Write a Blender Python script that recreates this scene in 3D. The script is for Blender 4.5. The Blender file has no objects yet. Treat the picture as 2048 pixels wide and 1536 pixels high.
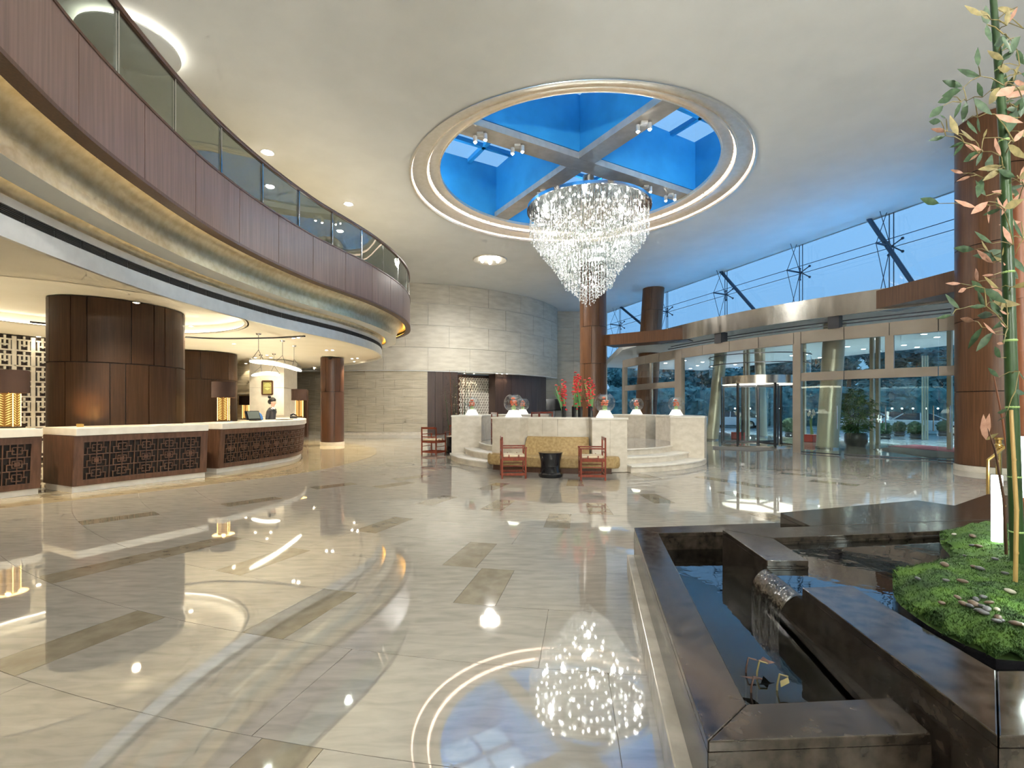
import bpy, bmesh, math, random
from mathutils import Vector, Matrix
random.seed(7)
R = math.radians
sc = bpy.context.scene
col = sc.collection
F, CX, YH, CH = 980.0, 1024.0, 815.0, 1.45      # focal length in pixels, principal point, eye height

# ---------------------------------------------------------------- camera
cam_d = bpy.data.cameras.new('camera'); cam = bpy.data.objects.new('camera', cam_d); col.objects.link(cam)
cam.location = (0, 0, CH); cam.rotation_euler = (R(90), 0, 0)
cam_d.sensor_width = 36; cam_d.lens = F/2048*36; cam_d.shift_y = (YH-768)/2048; cam_d.clip_start = .05; cam_d.clip_end = 400
sc.camera = cam
# ---------------------------------------------------------------- world: blue-hour sky
w = bpy.data.worlds.new('dusk_sky'); sc.world = w; w.use_nodes = True
nt = w.node_tree; nt.nodes.clear()
wo = nt.nodes.new('ShaderNodeOutputWorld'); bg = nt.nodes.new('ShaderNodeBackground')
tc = nt.nodes.new('ShaderNodeTexCoord'); sep = nt.nodes.new('ShaderNodeSeparateXYZ'); rmp = nt.nodes.new('ShaderNodeValToRGB')
nt.links.new(tc.outputs['Generated'], sep.inputs[0]); nt.links.new(sep.outputs['Z'], rmp.inputs[0])
nt.links.new(rmp.outputs[0], bg.inputs[0]); nt.links.new(bg.outputs[0], wo.inputs[0])
e = rmp.color_ramp.elements
e[0].position = 0.0; e[0].color = (.155, .312, .50, 1)
e[1].position = 1.0; e[1].color = (.26, .44, .66, 1)
n_ = e.new(.18); n_.color = (.165, .335, .53, 1)
bg.inputs[1].default_value = 1.05
# ---------------------------------------------------------------- exposure
vs = sc.view_settings; vs.view_transform = 'Standard'; vs.look = 'None'; vs.gamma = 1; vs.use_curve_mapping = False
vs.exposure = 0.72
cy = sc.cycles
cy.use_denoising = True; cy.max_bounces = 6; cy.diffuse_bounces = 3; cy.glossy_bounces = 4; cy.transmission_bounces = 4
cy.transparent_max_bounces = 20; cy.use_adaptive_sampling = True; cy.adaptive_threshold = .14; cy.adaptive_min_samples = 12; cy.caustics_reflective = False; cy.caustics_refractive = False
cy.sample_clamp_indirect = 6.0; cy.sample_clamp_direct = 0

# ---------------------------------------------------------------- helpers
def P(px, py, z):
    "pixel on the horizontal plane z -> (x, y)"
    y = F*(z-CH)/(YH-py); return ((px-CX)/F*y, y)
def PD(px, py, y): return ((px-CX)/F*y, y, CH+(YH-py)*y/F)

class MB:
    def __init__(s): s.v = []; s.f = []; s.mi = []
    def add(s, vs, fs, mi=0):
        b = len(s.v); s.v += [tuple(p) for p in vs]
        for f in fs: s.f.append(tuple(b+i for i in f)); s.mi.append(mi)
        return s
    def box(s, c, d, rz=0, mi=0, top=None):
        x, y, z = c; a, b, h = d[0]/2, d[1]/2, d[2]/2; t = top or 1
        cs, sn = math.cos(rz), math.sin(rz); vs = []
        for k in (-1, 1):
            q = t if k == 1 else 1
            for i, j in ((-1,-1),(1,-1),(1,1),(-1,1)):
                X, Y = i*a*q, j*b*q; vs.append((x+X*cs-Y*sn, y+X*sn+Y*cs, z+k*h))
        return s.add(vs, [(3,2,1,0),(4,5,6,7),(0,1,5,4),(1,2,6,5),(2,3,7,6),(3,0,4,7)], mi)
    def prism(s, poly, z0, z1, mi=0):
        n = len(poly)
        a = sum(poly[i][0]*poly[(i+1)%n][1]-poly[(i+1)%n][0]*poly[i][1] for i in range(n))
        if a < 0: poly = poly[::-1]
        vs = [(x, y, z0) for x, y in poly]+[(x, y, z1) for x, y in poly]
        fs = [tuple(range(n))[::-1], tuple(range(n, 2*n))]+[(i, (i+1)%n, n+(i+1)%n, n+i) for i in range(n)]
        return s.add(vs, fs, mi)
    def bar(s, p, q, wd, dp, up=(0,0,1), mi=0):
        p, q = Vector(p), Vector(q); d = (q-p).normalized(); u = Vector(up)
        if abs(d.dot(u)) > .98: u = Vector((1, 0, 0))
        sx = d.cross(u).normalized()*wd/2; sy = sx.cross(d).normalized()*dp/2
        vs = [b+i*sx+j*sy for b in (p, q) for i, j in ((-1,-1),(1,-1),(1,1),(-1,1))]
        return s.add(vs, [(3,2,1,0),(4,5,6,7),(0,1,5,4),(1,2,6,5),(2,3,7,6),(3,0,4,7)], mi)
    def tube(s, pts, r, n=8, mi=0, cap=True):
        pts = [Vector(p) for p in pts]; m = len(pts); rs = r if isinstance(r, (list, tuple)) else [r]*m
        vs = []; prev = None
        for i, p in enumerate(pts):
            d = (pts[min(i+1, m-1)]-pts[max(i-1, 0)]).normalized()
            if prev is None:
                u = Vector((0, 0, 1)) if abs(d.z) < .9 else Vector((1, 0, 0)); u = d.cross(u).normalized()
            else: u = (prev-d*prev.dot(d)).normalized()
            prev = u; v = d.cross(u)
            for k in range(n):
                a = 2*math.pi*k/n; vs.append(p+rs[i]*(math.cos(a)*u+math.sin(a)*v))
        fs = [(i*n+k, i*n+(k+1)%n, (i+1)*n+(k+1)%n, (i+1)*n+k) for i in range(m-1) for k in range(n)]
        if cap: fs += [tuple(range(n))[::-1], tuple(range((m-1)*n, m*n))]
        return s.add(vs, fs, mi)
    def lathe(s, prof, c=(0,0,0), n=32, mi=0, a0=0, a1=360, sx=1, sy=1):
        full = abs(a1-a0) >= 360; k = n if full else n+1; m = len(prof); vs = []
        for i in range(k):
            a = R(a0+(a1-a0)*i/n); ca, sa = math.cos(a)*sx, math.sin(a)*sy
            vs += [(c[0]+r*ca, c[1]+r*sa, c[2]+z) for r, z in prof]
        fs = []
        for i in range(n):
            j = (i+1) % k
            for q in range(m-1):
                fs.append((i*m+q, j*m+q, j*m+q+1, i*m+q+1))
        return s.add(vs, fs, mi)
    def sector(s, c, r0, r1, a0, a1, z0, z1, n=8, mi=0):
        o = []; i_ = []
        for k in range(n+1):
            a = R(a0+(a1-a0)*k/n); ca, sa = math.cos(a), math.sin(a)
            o.append((c[0]+r1*ca, c[1]+r1*sa)); i_.append((c[0]+r0*ca, c[1]+r0*sa))
        b = n+1; vs = [(x, y, z) for z in (z0, z1) for L in (i_, o) for x, y in L]
        fs = []
        for k in range(n):
            i0, i1, o0, o1 = k, k+1, b+k, b+k+1; I0, I1, O0, O1 = (q+2*b for q in (i0, i1, o0, o1))
            fs += [(I0, O0, O1, I1), (i0, i1, o1, o0), (o0, o1, O1, O0), (i1, i0, I0, I1)]
        fs += [(0, b, 3*b, 2*b), (b-1, 3*b-1, 4*b-1, 2*b-1)]
        return s.add(vs, fs, mi)
    def sweep(s, path, prof, closed=True, mi=0, caps=True):
        "path: (x,y,nx,ny); prof: (inward offset, z)"
        m = len(prof); vs = []
        for x, y, nx, ny in path: vs += [(x-nx*o, y-ny*o, z) for o, z in prof]
        fs = []
        for i in range(len(path)-1):
            for q in range(m if closed else m-1):
                q2 = (q+1) % m; fs.append((i*m+q, i*m+q2, (i+1)*m+q2, (i+1)*m+q))
        if closed and caps:
            b = (len(path)-1)*m; fs += [tuple(range(m))[::-1], tuple(range(b, b+m))]
        return s.add(vs, fs, mi)
    def ball(s, c, r, n=10, m=6, sq=(1,1,1), mi=0, z0=-90, z1=90):
        prof = [(math.cos(R(z0+(z1-z0)*i/m)), math.sin(R(z0+(z1-z0)*i/m))) for i in range(m+1)]
        vs = []
        for k in range(n):
            a = 2*math.pi*k/n
            vs += [(c[0]+r*sq[0]*pr*math.cos(a), c[1]+r*sq[1]*pr*math.sin(a), c[2]+r*sq[2]*pz) for pr, pz in prof]
        q = m+1
        fs = [(k*q+i, ((k+1)%n)*q+i, ((k+1)%n)*q+i+1, k*q+i+1) for k in range(n) for i in range(m)]
        return s.add(vs, fs, mi)
    def mesh(s, name, mats, smooth=35):
        me = bpy.data.meshes.new(name); me.from_pydata(s.v, [], s.f)
        if not isinstance(mats, (list, tuple)): mats = [mats]
        for m in mats: me.materials.append(m)
        if len(mats) > 1: me.polygons.foreach_set('material_index', s.mi)
        bm = bmesh.new(); bm.from_mesh(me); bmesh.ops.remove_doubles(bm, verts=bm.verts, dist=1e-5)
        bmesh.ops.recalc_face_normals(bm, faces=bm.faces); bm.to_mesh(me); bm.free()
        if smooth:
            me.polygons.foreach_set('use_smooth', [True]*len(me.polygons)); me.set_sharp_from_angle(angle=R(smooth))
        me.update(); return me
    def build(s, name, mats, parent=None, smooth=35, local=False, bevel=0):
        return link(name, s.mesh(name, mats, smooth), parent, local, bevel)

def link(name, me, parent=None, local=False, bevel=0):
    o = bpy.data.objects.new(name, me); col.objects.link(o)
    if bevel:
        b = o.modifiers.new('bevel', 'BEVEL'); b.width = bevel; b.segments = 2; b.limit_method = 'ANGLE'; b.angle_limit = R(40)
    if parent:
        o.parent = parent
        if not local: o.matrix_parent_inverse = winv(parent)
    return o
def winv(p):
    m = Matrix.Identity(4)
    while p:
        m = p.matrix_parent_inverse @ p.matrix_basis @ m if p.parent else p.matrix_basis @ m
        p = p.parent
    return m.inverted()
def tag(o, label=None, cat=None, group=None, kind=None):
    if label: o['label'] = label
    if cat: o['category'] = cat
    if group: o['group'] = group
    if kind: o['kind'] = kind
    return o
def root(name, label, cat, loc=(0,0,0), rz=0, group=None, kind=None):
    o = bpy.data.objects.new(name, None); col.objects.link(o); o.empty_display_size = .1
    o.location = loc; o.rotation_euler = (0, 0, rz)
    return tag(o, label, cat, group, kind)
def ctree(o, parent=None):
    c = o.copy(); col.objects.link(c); c.parent = parent
    if parent: c.matrix_parent_inverse = o.matrix_parent_inverse
    for ch in list(o.children): ctree(ch, c)
    return c
def struct(o, label=None): return tag(o, label, None, None, 'structure')
def lamp(name, kind, loc, energy, color, parent=None, size=.05, spot=None, blend=.6, target=None):
    l = bpy.data.lights.new(name, kind); l.energy = energy; l.color = color
    if kind in ('POINT', 'SPOT'): l.shadow_soft_size = size
    if kind == 'SPOT': l.spot_size = R(spot or 80); l.spot_blend = blend
    o = bpy.data.objects.new(name, l); col.objects.link(o); o.location = loc
    if target: o.rotation_euler = (Vector(target)-Vector(loc)).to_track_quat('-Z', 'Y').to_euler()
    if parent: o.parent = parent; o.matrix_parent_inverse = winv(parent)
    return o
def catmull(pts, step=.12):
    pts = [Vector(p) for p in pts]; pts = [2*pts[0]-pts[1]]+pts+[2*pts[-1]-pts[-2]]; out = []
    for i in range(1, len(pts)-2):
        a, b, c, d = pts[i-1:i+3]; n = max(2, int((c-b).length/step))
        for k in range(n):
            t = k/n
            out.append(.5*((2*b)+(c-a)*t+(2*a-5*b+4*c-d)*t*t+(3*b-a-3*c+d)*t**3))
    out.append(pts[-2]); return out
class Path:
    "plan curve with arc length; normal to the right of travel when side=1"
    def __init__(s, pts, step=.12, side=1):
        p = catmull([(x, y, 0) for x, y in pts], step); s.p = p; s.s = [0]; s.side = side
        for i in range(1, len(p)): s.s.append(s.s[-1]+(p[i]-p[i-1]).length)
        s.L = s.s[-1]
    def at(s, t):
        t = min(max(t, 0), s.L); import bisect
        i = min(max(bisect.bisect(s.s, t)-1, 0), len(s.p)-2)
        f = (t-s.s[i])/max(1e-9, s.s[i+1]-s.s[i]); a, b = s.p[max(i-1, 0)], s.p[min(i+2, len(s.p)-1)]
        q = s.p[i].lerp(s.p[i+1], f)
        d0 = (s.p[i+1]-s.p[max(i-1, 0)]).normalized(); d1 = (s.p[min(i+2, len(s.p)-1)]-s.p[i]).normalized()
        d = d0.lerp(d1, f).normalized()
        return (q.x, q.y, d.y*s.side, -d.x*s.side)
    def sub(s, t0, t1, step=.12):
        n = max(1, int((t1-t0)/step)); return [s.at(t0+(t1-t0)*k/n) for k in range(n+1)]
    def px(s, x):
        "arc length where the curve projects to image column x"
        best = None
        for k in range(int(s.L/.02)):
            q = s.at(k*.02)
            if q[1] > .5:
                d = abs(CX+F*q[0]/q[1]-x)
                if best is None or d < best[0]: best = (d, k*.02)
        return best[1]

# ---------------------------------------------------------------- materials
MATS = {}
def nm(name):
    m = bpy.data.materials.new(name); m.use_nodes = True; MATS[name] = m
    return m, m.node_tree, m.node_tree.nodes['Principled BSDF']
def base(name, c, rough=.5, metal=0, spec=.5, **k):
    m, t, b = nm(name); b.inputs['Base Color'].default_value = (*c, 1); b.inputs['Roughness'].default_value = rough
    b.inputs['Metallic'].default_value = metal; b.inputs['Specular IOR Level'].default_value = spec
    for q, v in k.items(): b.inputs[q].default_value = v
    return m
def noisy(name, c0, c1, rough=.5, scale=(1,1,1), ns=5, detail=6, lo=.35, hi=.65, bump=0, metal=0, spec=.5, rvar=0, c2=None, dist=0):
    m, t, b = nm(name); N = t.nodes
    tc = N.new('ShaderNodeTexCoord'); mp = N.new('ShaderNodeMapping'); no = N.new('ShaderNodeTexNoise'); cr = N.new('ShaderNodeValToRGB')
    mp.inputs['Scale'].default_value = scale; no.inputs['Scale'].default_value = ns; no.inputs['Detail'].default_value = detail
    no.inputs['Distortion'].default_value = dist
    t.links.new(tc.outputs['Object'], mp.inputs[0]); t.links.new(mp.outputs[0], no.inputs[0]); t.links.new(no.outputs[0], cr.inputs[0])
    cr.color_ramp.elements[0].position = lo; cr.color_ramp.elements[0].color = (*c0, 1)
    cr.color_ramp.elements[1].position = hi; cr.color_ramp.elements[1].color = (*c1, 1)
    if c2: cr.color_ramp.elements.new((lo+hi)/2).color = (*c2, 1)
    t.links.new(cr.outputs[0], b.inputs['Base Color'])
    b.inputs['Roughness'].default_value = rough; b.inputs['Metallic'].default_value = metal; b.inputs['Specular IOR Level'].default_value = spec
    if bump:
        bu = N.new('ShaderNodeBump'); bu.inputs['Strength'].default_value = bump; bu.inputs['Distance'].default_value = .02
        t.links.new(no.outputs[0], bu.inputs['Height']); t.links.new(bu.outputs[0], b.inputs['Normal'])
    if rvar:
        mr = N.new('ShaderNodeMapRange'); mr.inputs['To Min'].default_value = max(0, rough-rvar); mr.inputs['To Max'].default_value = rough+rvar
        t.links.new(no.outputs[0], mr.inputs[0]); t.links.new(mr.outputs[0], b.inputs['Roughness'])
    return m
def emit(name, c, s):
    m = bpy.data.materials.new(name); m.use_nodes = True; t = m.node_tree; t.nodes.clear()
    o = t.nodes.new('ShaderNodeOutputMaterial'); e = t.nodes.new('ShaderNodeEmission')
    e.inputs[0].default_value = (*c, 1); e.inputs[1].default_value = s; t.links.new(e.outputs[0], o.inputs[0]); MATS[name] = m; return m
def glass(name, tint=(1,1,1), rough=0.0, ior=1.5, extra=0.0, bump=0, bscale=6):
    "thin clear sheet: transparency plus Fresnel reflection"
    m = bpy.data.materials.new(name); m.use_nodes = True; t = m.node_tree; N = t.nodes; N.clear()
    o = N.new('ShaderNodeOutputMaterial'); mx = N.new('ShaderNodeMixShader'); tr = N.new('ShaderNodeBsdfTransparent')
    gl = N.new('ShaderNodeBsdfGlossy'); lw = N.new('ShaderNodeLayerWeight'); lw.inputs[0].default_value = .5
    pw = N.new('ShaderNodeMath'); pw.operation = 'POWER'; pw.inputs[1].default_value = 5
    ad = N.new('ShaderNodeMath'); ad.operation = 'MULTIPLY_ADD'; ad.use_clamp = True
    f0 = ((ior-1)/(ior+1))**2+extra; ad.inputs[1].default_value = 1-f0; ad.inputs[2].default_value = f0
    tr.inputs[0].default_value = (*tint, 1); gl.inputs['Roughness'].default_value = rough; gl.inputs[0].default_value = (1, 1, 1, 1)
    t.links.new(lw.outputs['Facing'], pw.inputs[0]); t.links.new(pw.outputs[0], ad.inputs[0]); t.links.new(ad.outputs[0], mx.inputs[0])
    t.links.new(tr.outputs[0], mx.inputs[1]); t.links.new(gl.outputs[0], mx.inputs[2]); t.links.new(mx.outputs[0], o.inputs[0])
    if bump:
        no = N.new('ShaderNodeTexNoise'); no.inputs['Scale'].default_value = bscale; no.inputs['Detail'].default_value = 3
        tcn = N.new('ShaderNodeTexCoord'); bu = N.new('ShaderNodeBump'); bu.inputs['Strength'].default_value = bump; bu.inputs['Distance'].default_value = .01
        t.links.new(tcn.outputs['Object'], no.inputs[0]); t.links.new(no.outputs[0], bu.inputs['Height'])
        t.links.new(bu.outputs[0], gl.inputs['Normal']); t.links.new(bu.outputs[0], lw.inputs['Normal'])
    MATS[name] = m; return m
M = MATS
def polish(n, ior=2.5):
    for q in n: M[q].node_tree.nodes['Principled BSDF'].inputs['IOR'].default_value = ior
noisy('marble', (.32,.295,.25), (.43,.40,.345), .028, (1.2,5,1), 3.2, 10, .3, .72, spec=1.0, c2=(.385,.355,.305), dist=.6)
noisy('marble_dark', (.235,.20,.14), (.30,.26,.19), .04, (2,2,2), 4, 6, spec=.7)
noisy('marble_tan', (.40,.32,.20), (.48,.40,.27), .03, (1,4,1), 3, 8, spec=.7)
polish(('marble', 'marble_dark', 'marble_tan')); base('grout', (.30,.26,.20), .5)
noisy('plaster', (.73,.74,.715), (.77,.78,.755), .75, (1,1,1), 1.2, 3)
noisy('plaster_warm', (.78,.73,.60), (.82,.77,.65), .7, (1,1,1), 1.2, 3)
noisy('stone_wall', (.46,.42,.34), (.60,.56,.47), .5, (.6,.6,2.6), 2.5, 10, .3, .7)
noisy('stone_rough', (.36,.31,.22), (.58,.52,.40), .65, (.5,.5,9), 3, 8, .3, .7, bump=.35)
base('stone_joint', (.62,.60,.54), .6)
noisy('stone_cream', (.60,.54,.44), (.70,.64,.54), .35, (1.5,1.5,2.5), 4, 8)
noisy('stone_step', (.74,.70,.62), (.82,.78,.70), .3, (1.5,1.5,1.5), 4, 6)
noisy('wood', (.085,.037,.016), (.155,.070,.031), .34, (9,9,.35), 3.5, 8, .3, .7, spec=.4)
noisy('wood_deep', (.026,.012,.0055), (.052,.025,.012), .45, (9,9,.35), 3.5, 8, .3, .7, spec=.2)
noisy('wood_dark', (.060,.026,.014), (.105,.046,.024), .38, (14,14,.3), 3, 8, .3, .7)
noisy('wood_band', (.135,.082,.066), (.215,.135,.112), .36, (9,9,.3), 3.2, 8, .3, .7, spec=.5)
noisy('wood_red', (.17,.032,.016), (.27,.055,.025), .28, (6,6,1.2), 5, 5, spec=.5)
noisy('wood_counter', (.088,.042,.024), (.15,.074,.044), .35, (4,4,.6), 5, 6)
noisy('wood_black', (.040,.023,.018), (.070,.042,.032), .4, (18,18,.25), 3, 6)
base('wood_gap', (.012,.007,.004), .7)
noisy('silver_leaf', (.76,.72,.62), (.82,.78,.70), .42, (3,3,3), 3, 6, metal=.9)
noisy('warm_lit_leaf', (.60,.50,.30), (.72,.63,.43), .30, (3,3,3), 3, 6, metal=1)  # silver leaf with the warm cove glow put into its colour
noisy('white_metal', (.66,.66,.63), (.72,.72,.69), .33, (2,2,2), 3, 4, metal=.55)
noisy('steel', (.50,.47,.43), (.62,.58,.53), .22, (1.5,1.5,.2), 4, 4, metal=1, rvar=.08)
base('steel_dark', (.10,.10,.11), .35, .8)
base('chrome', (.75,.75,.75), .12, 1)
noisy('bronze_panel', (.34,.29,.235), (.39,.335,.275), .38, (.7,.7,.7), 2, 3, metal=.35)
noisy('beam_silver', (.40,.37,.32), (.48,.45,.40), .4, (2,2,2), 2, 4, metal=.3)
base('cable', (.05,.09,.14), .4, .6)
noisy('blue_lit_shaft', (.032,.31,.60), (.04,.36,.67), .6, (1,1,1), 1.5, 3)  # blue light of the skylight shaft put into its wall colour
base('black_gloss', (.012,.012,.014), .12)
base('black_matte', (.015,.015,.016), .55)
base('grille', (.03,.028,.025), .5)
noisy('gold_fabric', (.36,.24,.10), (.50,.36,.17), .5, (3,3,3), 6, 6, spec=.3, **{'bump':.1})
noisy('cushion', (.62,.50,.33), (.74,.62,.44), .7, (20,20,20), 6, 2)
noisy('dark_granite', (.016,.0125,.0095), (.060,.047,.036), .13, (1,1,1), 16, 10, .32, .72, spec=.5, rvar=.06); polish(('dark_granite',), 1.55)
noisy('kerb_stone', (.40,.36,.29), (.52,.47,.39), .2, (1,1,1), 8, 6)
noisy('moss', (.012,.038,.005), (.060,.13,.011), .85, (1,1,1), 9, 5, .3, .7)
noisy('moss_blade', (.010,.032,.004), (.075,.15,.012), .8, (1,1,1), 9, 6, .32, .66, c2=(.026,.075,.007))
for nme, c in (('pebble_grey', (.09,.09,.095)), ('pebble_brown', (.11,.07,.045)), ('pebble_pale', (.34,.31,.24))):
    noisy(nme, tuple(.75*x for x in c), c, .4, (1,1,1), 25, 4)
noisy('bamboo', (.014,.042,.010), (.034,.082,.022), .35, (1,1,.4), 6, 4)
noisy('bamboo_brown', (.17,.055,.022), (.26,.095,.04), .38, (3,3,.3), 5, 5)
base('bamboo_gold', (.42,.27,.09), .4)
noisy('leaf', (.022,.055,.022), (.055,.105,.045), .45, (1,1,1), 4, 3)
noisy('leaf_pink', (.34,.17,.11), (.45,.25,.17), .5, (1,1,1), 4, 3)
noisy('leaf_olive', (.16,.13,.045), (.26,.21,.08), .5, (1,1,1), 4, 3)
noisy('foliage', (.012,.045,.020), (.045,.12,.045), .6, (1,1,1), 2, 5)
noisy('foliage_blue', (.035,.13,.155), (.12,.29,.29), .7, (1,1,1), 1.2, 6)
noisy('palm', (.035,.12,.03), (.13,.30,.08), .5, (1,1,1), 3, 4)
base('car_white', (.62,.66,.70), .18, 0, .6); base('car_dark', (.05,.06,.09), .2)
base('car_glass', (.02,.03,.045), .06); base('tyre', (.02,.02,.02), .7)
noisy('asphalt', (.34,.40,.44), (.50,.56,.60), .16, (1,1,1), .8, 6, .3, .7, rvar=.12)
base('carpet_red', (.33,.05,.08), .9); base('mat_grey', (.16,.15,.14), .95)
base('lamp_shade', (.036,.015,.009), .8); base('brass', (.72,.50,.18), .22, 1)
base('skin', (.62,.40,.30), .5); base('suit', (.018,.020,.028), .7); base('hair', (.012,.010,.010), .4); base('shirt', (.8,.8,.8), .6)
base('paper', (.8,.78,.72), .7); base('blue_fabric', (.03,.14,.42), .7); base('screen_grey', (.10,.12,.11), .2)
base('red_petal', (.72,.05,.06), .5); base('green_stem', (.10,.26,.07), .5); base('green_pale', (.30,.45,.16), .5); base('fish_orange', (.85,.16,.05), .4)
base('picture_gold', (.30,.27,.10), .5); base('picture_leaf', (.52,.56,.22), .5)
base('cream_steel', (.52,.47,.35), .3, .4)
base('door_grey', (.30,.29,.27), .4, .5)
base('red_pot', (.50,.06,.05), .4); base('pot_dark', (.03,.035,.035), .25)
glass('glass', (.93,.97,.97)); glass('glass_rail', (.60,.64,.61), 0, 1.5, .05); glass('glass_facade', (.90,.95,1.0), 0, 1.45)
glass('glass_bowl', (.93,.95,.96), 0, 1.5, .09); glass('glass_green', (.90,.965,.955))
glass('water', (.30,.33,.32), .015, 1.33, .10, .10, 7); glass('waterfall', (.72,.70,.64), .12, 1.33, .12, .8, 30)
# crystal: clear, glinting glass that scatters the bulbs' light
m, t, b = nm('crystal'); b.inputs['Base Color'].default_value = (.95,.96,.97,1); b.inputs['Roughness'].default_value = .12
b.inputs['Specular IOR Level'].default_value = 1.0
_tr = t.nodes.new('ShaderNodeBsdfTransparent'); _tl = t.nodes.new('ShaderNodeBsdfTranslucent'); _m1 = t.nodes.new('ShaderNodeMixShader'); _m2 = t.nodes.new('ShaderNodeMixShader')
_o = t.nodes['Material Output']; _tl.inputs[0].default_value = (1,1,1,1); _m1.inputs[0].default_value = .3; _m2.inputs[0].default_value = .5
t.links.new(b.outputs[0], _m1.inputs[1]); t.links.new(_tl.outputs[0], _m1.inputs[2]); t.links.new(_m1.outputs[0], _m2.inputs[1]); t.links.new(_tr.outputs[0], _m2.inputs[2]); t.links.new(_m2.outputs[0], _o.inputs[0])
glass('rod', (.90,.93,.92), .05, 1.5, .16)
emit('bulb', (1, .95, .88), 26); emit('led_warm', (1, .74, .55), 2.6); emit('down_lens', (1, .93, .80), 45); emit('down_lens_warm', (1, .84, .58), 30)
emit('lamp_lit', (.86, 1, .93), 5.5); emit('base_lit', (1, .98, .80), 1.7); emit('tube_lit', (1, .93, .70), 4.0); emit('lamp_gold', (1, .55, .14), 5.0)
emit('cove_led', (1, .52, .09), 5.5); emit('spot_lens', (1, .95, .88), 60); emit('street', (.85, .95, 1), 12); emit('headlight', (1, .95, .85), 15)
emit('assumed_blue_lens', (.1, .4, 1), 4); emit('halo', (1, .93, .80), 9); emit('lantern_red', (1, .20, .10), 3); emit('shade_glow', (1, .62, .22), 5.0)
# mosaic on the pool floor: tiles of about a centimetre and a half
m, t, b = nm('mosaic'); br = t.nodes.new('ShaderNodeTexBrick'); tcn = t.nodes.new('ShaderNodeTexCoord')
br.offset = 0; br.inputs['Scale'].default_value = 1; br.inputs['Brick Width'].default_value = .026; br.inputs['Row Height'].default_value = .026; br.inputs['Mortar Size'].default_value = .0022
br.inputs['Color1'].default_value = (.028,.024,.02,1); br.inputs['Color2'].default_value = (.045,.038,.03,1); br.inputs['Mortar'].default_value = (.006,.006,.006,1)
t.links.new(tcn.outputs['Object'], br.inputs[0]); t.links.new(br.outputs[0], b.inputs['Base Color']); b.inputs['Roughness'].default_value = .25
# ================================================================ FLOOR
C = (1.85, 14.4)                                   # centre of the round platform; the paving runs in rings about it
fl = MB().prism([(-20, -8), (21, -8), (21, 4), (15.2, 19.6), (9.6, 35.5), (9, 38), (-20, 38)], -.11, -.01).build('floor', M['grout'], None, 0)
struct(fl, 'polished beige marble lobby floor laid in rings around the platform')
dark_px = [(564,1508),(600,1228),(150,1284),(220,1130),(520,1124),(224,1038),(496,1004),(392,1092),(773,1048),(680,970),(949,1103),(978,1165),
 (879,999),(1002,1007),(1119,1035),(1194,1011),(791,969),(832,954),(996,970),(1309,958),(1298,990),(1509,998),(1527,1030),(1530,974),(1689,968),
 (1446,961),(1516,937),(1622,951),(1590,940),(1150,966)]
rb = [12.6+.8*k for k in range(-11, 16)]; rb[0] = 3.60
darks = {}
for px, py in dark_px:
    x, y = P(px, py, 0); dx, dy = x-C[0], y-C[1]; r = math.hypot(dx, dy); a = math.degrees(math.atan2(dy, dx)) % 360
    for k in range(len(rb)-1):
        if rb[k] <= r < rb[k+1]: darks.setdefault(k, []).append(a)
tiles = []
for k in range(len(rb)-1):
    r0, r1 = rb[k], rb[k+1]; rm = (r0+r1)/2; hw = math.degrees(.155/rm)
    ds = sorted(darks.get(k, [])); ds = [a for i, a in enumerate(ds) if i == 0 or a-ds[i-1] > 2.5*hw]
    cuts = [(a-hw, a+hw) for a in ds]; spans = []
    st = cuts[0][1] if cuts else random.uniform(0, 30)
    for i, (a, b) in enumerate(cuts):
        tiles.append((r0, r1, a, b, 1))
        nx = cuts[(i+1) % len(cuts)][0]; nx += 360 if nx <= b else 0
        spans.append((b, nx))
    if not cuts: spans = [(st, st+360)]
    for a, b in spans:
        n = max(1, round((b-a)*rm*math.pi/180/1.55))
        for q in range(n): tiles.append((r0, r1, a+(b-a)*q/n, a+(b-a)*(q+1)/n, 0))
keep = []
for r0, r1, a0, a1, d in tiles:
    rm, am = (r0+r1)/2, R((a0+a1)/2); x, y = C[0]+rm*math.cos(am), C[1]+rm*math.sin(am)
    if -12 < x < 21.9-.36*y and -1 < y < 34:
        vis = y > 1.2 and -150 < CX+F*x/y < 2200
        keep.append(((0 if vis else 1), (0 if d else 1)*0+y, r0, r1, a0, a1, d))
keep.sort()
def tile(mb, t):
    _, _, r0, r1, a0, a1, d = t; g = .0016; rm = (r0+r1)/2; da = math.degrees(g/rm)
    mb.sector(C, r0+g, r1-g, a0+da, a1-da, -.012, 0, max(1, int((a1-a0)/1.1)))
objs = [t for t in keep if t[0] == 0][:270]; dk = [t for t in keep if t[0] == 0 and t[6] and t not in objs]
for t in objs+dk:
    mb = MB(); tile(mb, t); mb.build('inlay_tile' if t[6] else 'floor_tile', M['marble_dark' if t[6] else 'marble'], fl, 0)
mb = MB()
for t in keep:
    if t not in objs and t not in dk: tile(mb, t)
o = mb.build('distant_floor_tiles', M['marble'], fl, 0); o['kind'] = 'stuff'
edge = catmull([(-12.5,5.0,0),(-8.6,5.9,0),(-6.9,7.6,0),(-5.6,9.3,0),(-4.6,11.0,0),(-4.25,12.6,0),(-4.15,14.2,0),(-4.35,15.8,0),(-4.9,17.4,0),(-5.8,18.8,0),(-7.2,20.2,0),(-9.5,22,0)], .3)
MB().prism([(p.x, p.y) for p in edge]+[(-16, 22), (-16, 5)], -.002, .003).build('reception_floor_slab', M['marble_tan'], fl, 0)

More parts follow.
